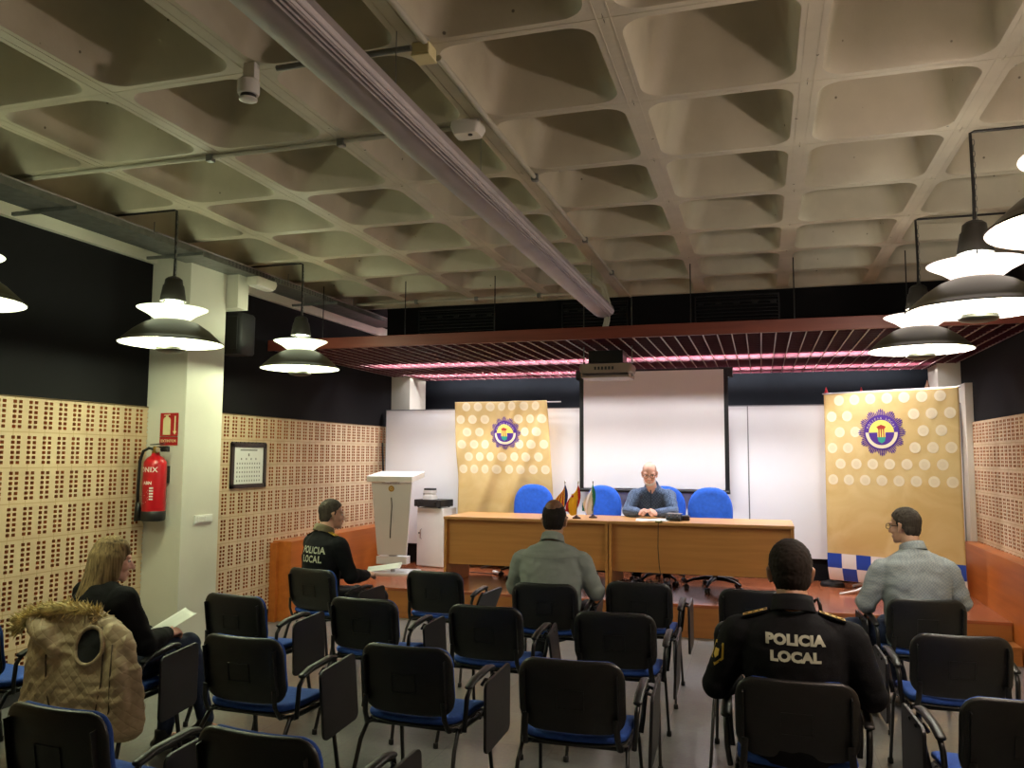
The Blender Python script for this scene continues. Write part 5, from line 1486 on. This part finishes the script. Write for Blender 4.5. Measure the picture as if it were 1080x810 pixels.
# ---- man with glasses near the right banner
P = Pose(); P.twist = radians(8); P.spine = std_spine(lean=.05, w=1.16, d=1.1, belly=.02, top=1.10, hunch=.01); P.pelvis_n = 3
P.head = (-.02, .085, 1.250); P.headrot = (-4, 0, 38); P.jaw = 1.05; P.drop = .055; P.wr = .012; P.armk = 1.1; P.shirt_name = 'shirt'; P.ssm = 4
P.arms = [((.20, .0, 1.02), (.305, .02, .76), (.20, .24, .66), hnd((-.4, 1, -.2), (.3, 0, 1), -1, 40)),
          ((-.20, .03, 1.01), (-.30, .07, .74), (-.20, .32, .665), hnd((.2, 1, -.1), (-.5, 0, 1), 1, 35))]
P.legs = [((-.10, .03, .535), (-.42, .34, .535), (-.24, .10, .12), (-.1, 1, -.3)), ((.10, .03, .535), (-.02, .46, .53), (.0, .26, .10), (.0, 1, -.1))]
t, b, sh, hc, Rh, sc = person('man with glasses in a pale grey shirt and jeans seated before the right banner', (.96, 6.03, 0), radians(14), P, SK1, GREYSH2, JEANS, mat('brown_suede', '57503f', .8))
hair_cap('hair', hc, Rh, sc, HAIR2, t, short_line, 1.06, .003)
collar(t, Vector((0, .03, 1.105)), E_(-14, 0, 8), GREYSH2, (.069, .076), .05)
def glasses(parent, hc, Rh, s, m):
    bm = B()
    Q = lambda x, y, z: hc + Rh @ (Vector((x, y, z)) * s)
    for k in (-1, 1):
        ring = [Q(k * .034 + .026 * cos(a), .100, .0 + .019 * sin(a)) for a in [2 * pi * i / 20 for i in range(21)]]
        tube(bm, ring, .0022, 6, cap=False)
        tube(bm, [Q(k * .060, .098, .006), Q(k * .076, .06, .006), Q(k * .082, .0, .006), Q(k * .080, -.012, -.01)], .0024, 6)
    tube(bm, [Q(-.009, .101, .004), Q(0, .104, .006), Q(.009, .101, .004)], .002, 6)
    return obj('glasses', bm, m, parent, smooth=True)
M_GLASSF = mat('dark_spectacle_frame', '2a1c18', .3, metal=.3)
glasses(t, hc, Rh, sc, M_GLASSF)
bm = B(); tube(bm, [(.14, -.11, .62), (.0, -.155, .62), (-.14, -.125, .62)], .012, 8); obj('shirt_hem', bm, GREYSH2, sh, smooth=True)

# ---- speaker behind the desk
P = Pose(); P.twist = 0; P.spine = std_spine(lean=.26, w=1.0, d=1.05, belly=.03, top=1.06, hunch=.02); P.pelvis_n = 3
P.head = (.01, .345, 1.215); P.headrot = (-17, 0, 5); P.hs = 1.03; P.jaw = 1.08; P.wr = .010; P.armk = 1.1; P.shirt_name = 'shirt'
P.arms = [((.185, .22, .995), (.25, .36, .80), (.092, .52, .795), hnd((-.42, .85, .22), (.85, .1, .5), -1, 80, 70, 1.12)),
          ((-.185, .22, .995), (-.245, .36, .80), (-.078, .52, .795), hnd((.42, .85, .22), (-.85, .1, .5), 1, 80, 70, 1.12))]
P.legs = [((.10, .03, .55), (.16, .40, .55), (.16, .30, .095), (.1, 1, 0)), ((-.10, .03, .55), (-.16, .40, .55), (-.16, .30, .095), (-.1, 1, 0))]
t, b, sh, hc, Rh, sc = person('bald man with glasses in a blue shirt at the desk on the stage', (-1.17, 9.46, ZS), radians(180), P, SK3, BLUESH, NAVYT, LEATH)
glasses(t, hc, Rh, sc, M_GLASSF)
def bd_line(y, x): return -1 if False else 0
# cropped white fringe of hair and short beard
def fr(y, x): return -.055 if y < .0 else .4
hs_ = hair_cap('hair', hc, Rh, sc, HAIRW, t, lambda y, x: (short_line(y, x) if x > .052 and y < .02 else (.4 if y > -.06 else -.07)), 1.012, .001)
def beard(bm):
    Q = lambda x, y, z: hc + Rh @ (Vector((x, y, z)) * sc)
    ell(bm, Q(0, .070, -.098), (.034, .024, .022), Rh); 
    for k in (-1, 1): tube(bm, [Q(k * .03, .070, -.10), Q(k * .048, .042, -.085), Q(k * .060, .015, -.062)], [.016, .014, .010], 8, round_ends=True)
    tube(bm, [Q(-.024, .089, -.056), Q(0, .099, -.052), Q(.024, .089, -.056)], [.005, .0065, .005], 8, round_ends=True)
blob('beard', beard, .006, HAIRW, t, 2, .001, 60)
collar(t, Vector((0, .245, 1.065)), E_(-30, 0, 0), BLUESH, (.070, .080), .05, gap=2)
bm = B()
tube(bm, [(0, .335, 1.035), (0, .325, .95), (0, .305, .86), (0, .27, .78)], .006, 6)
for z, y in ((.99, .338), (.92, .328), (.85, .312)): tube(bm, [(0, y, z), (0, y + .008, z)], .007, 10)
obj('button_placket', bm, mat('dark_blue_thread', '22344d', .8), sh, smooth=True)

# ---- blond woman at the left
P = Pose(); P.twist = radians(-8); P.spine = std_spine(lean=.0, w=1.08, d=1.05, top=1.01); P.pelvis_n = 3
P.head = (0.0, .03, 1.125); P.headrot = (-8, 0, -23); P.hs = 1.0; P.wr = .007; P.armk = 1.08; P.shirt_name = 'cardigan'
P.arms = [((.195, -.02, .955), (.285, .06, .70), (.14, .29, .70), hnd((-.35, 1, .1), (.4, 0, 1), -1, 40)),
          ((-.195, .0, .955), (-.245, .07, .70), (-.06, .32, .68), hnd((.35, 1, .1), (-.4, 0, 1), 1, 40))]
P.legs = [((.09, .04, .53), (.09, .46, .605), (.20, .52, .17), (.25, 1, -.25)), ((-.09, .04, .53), (-.02, .47, .50), (-.02, .40, .10), (0, 1, 0))]
WL0 = (-3.43, 3.70, 0); WR0 = radians(-17)
t, b, sh, hc, Rh, sc = person('blond woman in a black cardigan seated at the left, paper on her lap', WL0, WR0, P, SK3, BLACKK, JEANS, LEATH)
def hairlong(bm):
    Q = lambda x, y, z: hc + Rh @ (Vector((x, y, z)) * sc)
    ell(bm, Q(0, -.018, .036), (.083, .100, .094), Rh, 24, 16)
    rr = random.Random(3)
    for k in range(46):
        a = radians(-118 + 236 * k / 45)          # around the back from one temple to the other
        sx, cy = sin(a), -cos(a)
        p0 = (sx * .060, cy * .075 - .015, .085); p1 = (sx * .084, cy * .098 - .015, .02); L = -.27 - .10 * rr.random()
        front = max(0, -cos(a))
        p2 = (sx * .090, cy * .100 - .015 - front * .02, -.08); p3 = (sx * .088 + rr.uniform(-.008, .008), cy * .085 - .050 - front * .01, -.20); p4 = (sx * .078 + rr.uniform(-.012, .012), cy * .07 - .06, L)
        tube(bm, [Q(*p0), Q(*p1), Q(*p2), Q(*p3), Q(*p4)], [.014, .015, .015, .013, .004], 7, round_ends=True)
blob('hair', hairlong, .0065, HAIRB, t, 2, .0015, 45)
MWW = Matrix.Translation(WL0) @ Matrix.Rotation(WR0, 4, 'Z')
sheet('paper_sheet', 'white paper on the lap of the blond woman', .16, .22, MWW @ Matrix.Translation((.06, .385, .735)) @ Euler((radians(26), radians(4), radians(-10))).to_matrix().to_4x4(), .012)

# ---- quilted vest with a fur-trimmed hood hung over the woman's chair
def quilt_material():
    m = bpy.data.materials.new('quilted_beige_nylon'); m.use_nodes = True
    nt = m.node_tree; N = nt.nodes; L = nt.links; b = N['Principled BSDF']
    b.inputs['Base Color'].default_value = hx('b09a7a') + (1,); b.inputs['Roughness'].default_value = .55
    tc = N.new('ShaderNodeTexCoord'); sp = N.new('ShaderNodeSeparateXYZ'); L.new(tc.outputs['Object'], sp.inputs[0])
    hs = []
    for sg in (1, -1):
        q = N.new('ShaderNodeMath'); q.operation = 'MULTIPLY_ADD'; q.inputs[1].default_value = sg; L.new(sp.outputs['X'], q.inputs[0]); L.new(sp.outputs['Z'], q.inputs[2])
        w = N.new('ShaderNodeMath'); w.operation = 'MULTIPLY'; w.inputs[1].default_value = 62; L.new(q.outputs[0], w.inputs[0])
        s = N.new('ShaderNodeMath'); s.operation = 'SINE'; L.new(w.outputs[0], s.inputs[0])
        a = N.new('ShaderNodeMath'); a.operation = 'ABSOLUTE'; L.new(s.outputs[0], a.inputs[0]); hs.append(a)
    mn = N.new('ShaderNodeMath'); mn.operation = 'MINIMUM'; L.new(hs[0].outputs[0], mn.inputs[0]); L.new(hs[1].outputs[0], mn.inputs[1])
    pw = N.new('ShaderNodeMath'); pw.operation = 'POWER'; pw.inputs[1].default_value = .4; L.new(mn.outputs[0], pw.inputs[0])
    bp = N.new('ShaderNodeBump'); bp.inputs['Strength'].default_value = .35; bp.inputs['Distance'].default_value = .008
    L.new(pw.outputs[0], bp.inputs['Height']); L.new(bp.outputs['Normal'], b.inputs['Normal'])
    return m
M_QUILT = quilt_material()
ch = chairs['w']
t = thing('quilted_vest', 'beige quilted vest with a fur hood hung over the blond woman\'s chair', 'vest', tuple(ch.location), ch.rotation_euler[2])
# body: closed padded shape hugging the chair back, draping down behind it; local x along the back, -y behind
def vest(bm):
    def slab(pts, th):
        # pts rows of (z, x0, x1, y) from top to bottom
        n = 22; rings = []
        for z, x0, x1, y, tk in pts:
            ring = []
            cx = (x0 + x1) / 2; hw = (x1 - x0) / 2
            for k in range(n):
                a = 2 * pi * k / n
                xx = cx + hw * math.copysign(abs(cos(a)) ** .6, cos(a)); yy = y + tk * math.copysign(abs(sin(a)) ** .8, sin(a)) + .05 * (abs(cos(a)) ** 3) - .022 * cos(3 * a + z * 9) * .6
                ring.append(Vector((xx, yy, z)))
            rings.append(ring)
        ringloft(bm, rings)
    slab([(.875, -.20, .12, -.285, .030), (.84, -.255, .20, -.300, .038), (.76, -.285, .275, -.315, .040), (.66, -.30, .315, -.325, .040), (.54, -.31, .345, -.335, .040), (.42, -.31, .355, -.345, .040), (.34, -.28, .345, -.35, .038), (.30, -.24, .31, -.352, .028)], 0)
    for q in bm.verts: q.co.x = .03 + q.co.x * 1.1
    # collar / hood bulk lying over the top of the backrest
    tube(bm, [(-.24, -.25, .84), (-.12, -.27, .885), (.02, -.27, .875), (.12, -.26, .855)], [.045, .055, .055, .04], 14, round_ends=True)
    # hood panel folded to the left
    tube(bm, [(-.22, -.315, .83), (-.12, -.355, .79), (-.06, -.365, .72)], [.05, .055, .03], 14, round_ends=True)
    # front flap falling on the right with long folds
    tube(bm, [(.20, -.30, .82), (.27, -.325, .68), (.31, -.345, .50), (.30, -.355, .34)], [(.04, .03), (.05, .035), (.055, .04), (.05, .03)], 14, round_ends=True)
    tube(bm, [(.13, -.345, .62), (.16, -.365, .48), (.15, -.37, .33)], [(.025, .02), (.03, .025), (.025, .018)], 12, round_ends=True)
v = blob('shell', vest, .009, M_QUILT, t, 5, .013, 9)
bm0 = B(); bm0.from_mesh(v.data); bv = BVHTree.FromBMesh(bm0)
def on_vest(x, z, off):
    h = bv.ray_cast(Vector((x, -1.0, z)), Vector((0, 1, 0)))
    return (h[0] if h[0] is not None else Vector((x, -.35, z))) - Vector((0, off, 0))
cx, cz = .13, .750
bm = B(); c0 = bm.verts.new(on_vest(cx, cz, .003)); n = 32
prev = None; ringv = []
for fr_ in (.5, 1.0):
    ringv.append([bm.verts.new(on_vest(cx + .070 * fr_ * cos(2 * pi * k / n), cz + .084 * fr_ * sin(2 * pi * k / n), .003)) for k in range(n)])
for k in range(n):
    bm.faces.new((c0, ringv[0][k], ringv[0][(k + 1) % n])); bm.faces.new((ringv[0][k], ringv[1][k], ringv[1][(k + 1) % n], ringv[0][(k + 1) % n]))
obj('armhole', bm, mat('black_lining', '08070a', .9), t, smooth=True)
bm = B(); tube(bm, [on_vest(cx + .074 * cos(2 * pi * k / n), cz + .088 * sin(2 * pi * k / n), .004) for k in range(n + 1)], .010, 8, cap=False); obj('armhole_binding', bm, M_QUILT, t, smooth=True)
for pts in ([(.175, .84), (.205, .72), (.225, .58), (.215, .42), (.20, .33)], [(.255, .76), (.275, .62), (.285, .46), (.275, .33)], [(-.10, .70), (-.09, .60), (-.06, .48), (0, .36)]):
    bm = B(); P_ = [on_vest(x, z, .001) for x, z in pts]; tube(bm, P_, .004, 6); obj('seam', bm, mat('dark_seam', '4a3a2a', .8), t, smooth=True)
bm0.free()
# fur trim: a core with many short tapering tufts
bm = B(); rr = random.Random(9)
core = [Vector(p) for p in ((-.325, -.33, .80), (-.27, -.32, .865), (-.17, -.31, .905), (-.05, -.30, .918), (.06, -.29, .905), (.13, -.27, .875))]
tube(bm, core, [.025, .032, .034, .032, .028, .018], 10, round_ends=True)
for k in range(900):
    f = rr.random() * (len(core) - 1.001); i = int(f); p = core[i].lerp(core[i + 1], f - i)
    d = Vector((rr.gauss(0, .7), rr.gauss(-.25, .7), rr.gauss(.25, .7))).normalized()
    L = rr.uniform(.035, .085); w = d.orthogonal().normalized()
    tp = p + d * L + Vector((-.012, 0, -.006)); q = [p + d * .02 + w * .006, p + d * .02 + d.cross(w) * .006, p + d * .02 - w * .006]
    vs = [bm.verts.new(x) for x in q] + [bm.verts.new(tp)]
    for a, b_, c_ in ((0, 1, 3), (1, 2, 3), (2, 0, 3)): bm.faces.new((vs[a], vs[b_], vs[c_]))
obj('fur_trim', bm, mat('blond_fur', 'cdb880', .8, var=.35, scale=30), t)
# ------------------------------------------------------------------ lights the room has
def light(name, kind, loc, power, col, size=.1, rot=None, **kw):
    d = bpy.data.lights.new(name, kind); d.energy = power; d.color = col
    if kind == 'POINT': d.shadow_soft_size = size
    if kind == 'AREA':
        d.shape = 'RECTANGLE'; d.size = size[0]; d.size_y = size[1]
        if 'spread' in kw: d.spread = radians(kw['spread'])
    o = bpy.data.objects.new(name, d); COL.objects.link(o); o.location = loc
    if rot: o.rotation_euler = tuple(radians(v) for v in rot)
    return o
PW_DN, PW_UP = 40, 17
PW_CAN = {8.98: 70, 10.25: 80, 10.8: 20}
for x, c in ((-3.90, TL[1]), (1.09, TR[1])):
    for y in (3.06, 4.69, 6.35):
        if x > 0: c = (1.0, .78, .66) if y < 4 else (1.0, .98, .84)
        for k in range(3):
            a = 2 * pi * k / 3 + .5
            light('lamp_downlight', 'POINT', (x + .2 * cos(a), y + .2 * sin(a), ZLAMP + .018), PW_DN / 3, c, .03)
        light('lamp_uplight', 'POINT', (x, y, ZLAMP + .265), PW_UP * (5.2 if (x > 0 and y < 4) else 1), c, .05)
for yy in (8.98, 10.25, 10.8):
    for k in range(4):
        x = -1.35 + (k - 1.5) * 1.58
        light('batten_light', 'AREA', (x, yy, 2.945), PW_CAN[yy], (.97, .97, 1.0), (1.45, .15), (27 if yy < 9 else 0, 0, 0))
w = bpy.data.worlds.new('room_dark'); S.world = w; w.use_nodes = True
w.node_tree.nodes['Background'].inputs[0].default_value = (.5, .5, .5, 1); w.node_tree.nodes['Background'].inputs[1].default_value = .01

# ------------------------------------------------------------------ camera
F, YAW, PIT, ROL = 861.32, -.295243, .0889660, .0055140
fw = Vector((sin(YAW) * cos(PIT), cos(YAW) * cos(PIT), sin(PIT)))
rt = Vector((cos(YAW), -sin(YAW), 0)); up = rt.cross(fw)
rt2 = rt * cos(ROL) + up * sin(ROL); up2 = up * cos(ROL) - rt * sin(ROL)
cd = bpy.data.cameras.new('camera'); cam = bpy.data.objects.new('camera', cd); COL.objects.link(cam)
Mc = Matrix((rt2, up2, -fw)).transposed().to_4x4(); Mc.translation = Vector((0, 0, H_CAM))
cam.matrix_world = Mc
cd.sensor_width = 36; cd.sensor_fit = 'HORIZONTAL'; cd.lens = F / 1080 * 36; cd.clip_start = .05; cd.clip_end = 60
S.camera = cam
S.view_settings.view_transform = 'Standard'; S.view_settings.look = 'None'; S.view_settings.gamma = 1; S.view_settings.exposure = 0.0
S.view_settings.use_curve_mapping = False
S.cycles.use_denoising = True
S.cycles.max_bounces = 8; S.cycles.diffuse_bounces = 4; S.cycles.sample_clamp_indirect = 6
S.cycles.use_light_tree = True
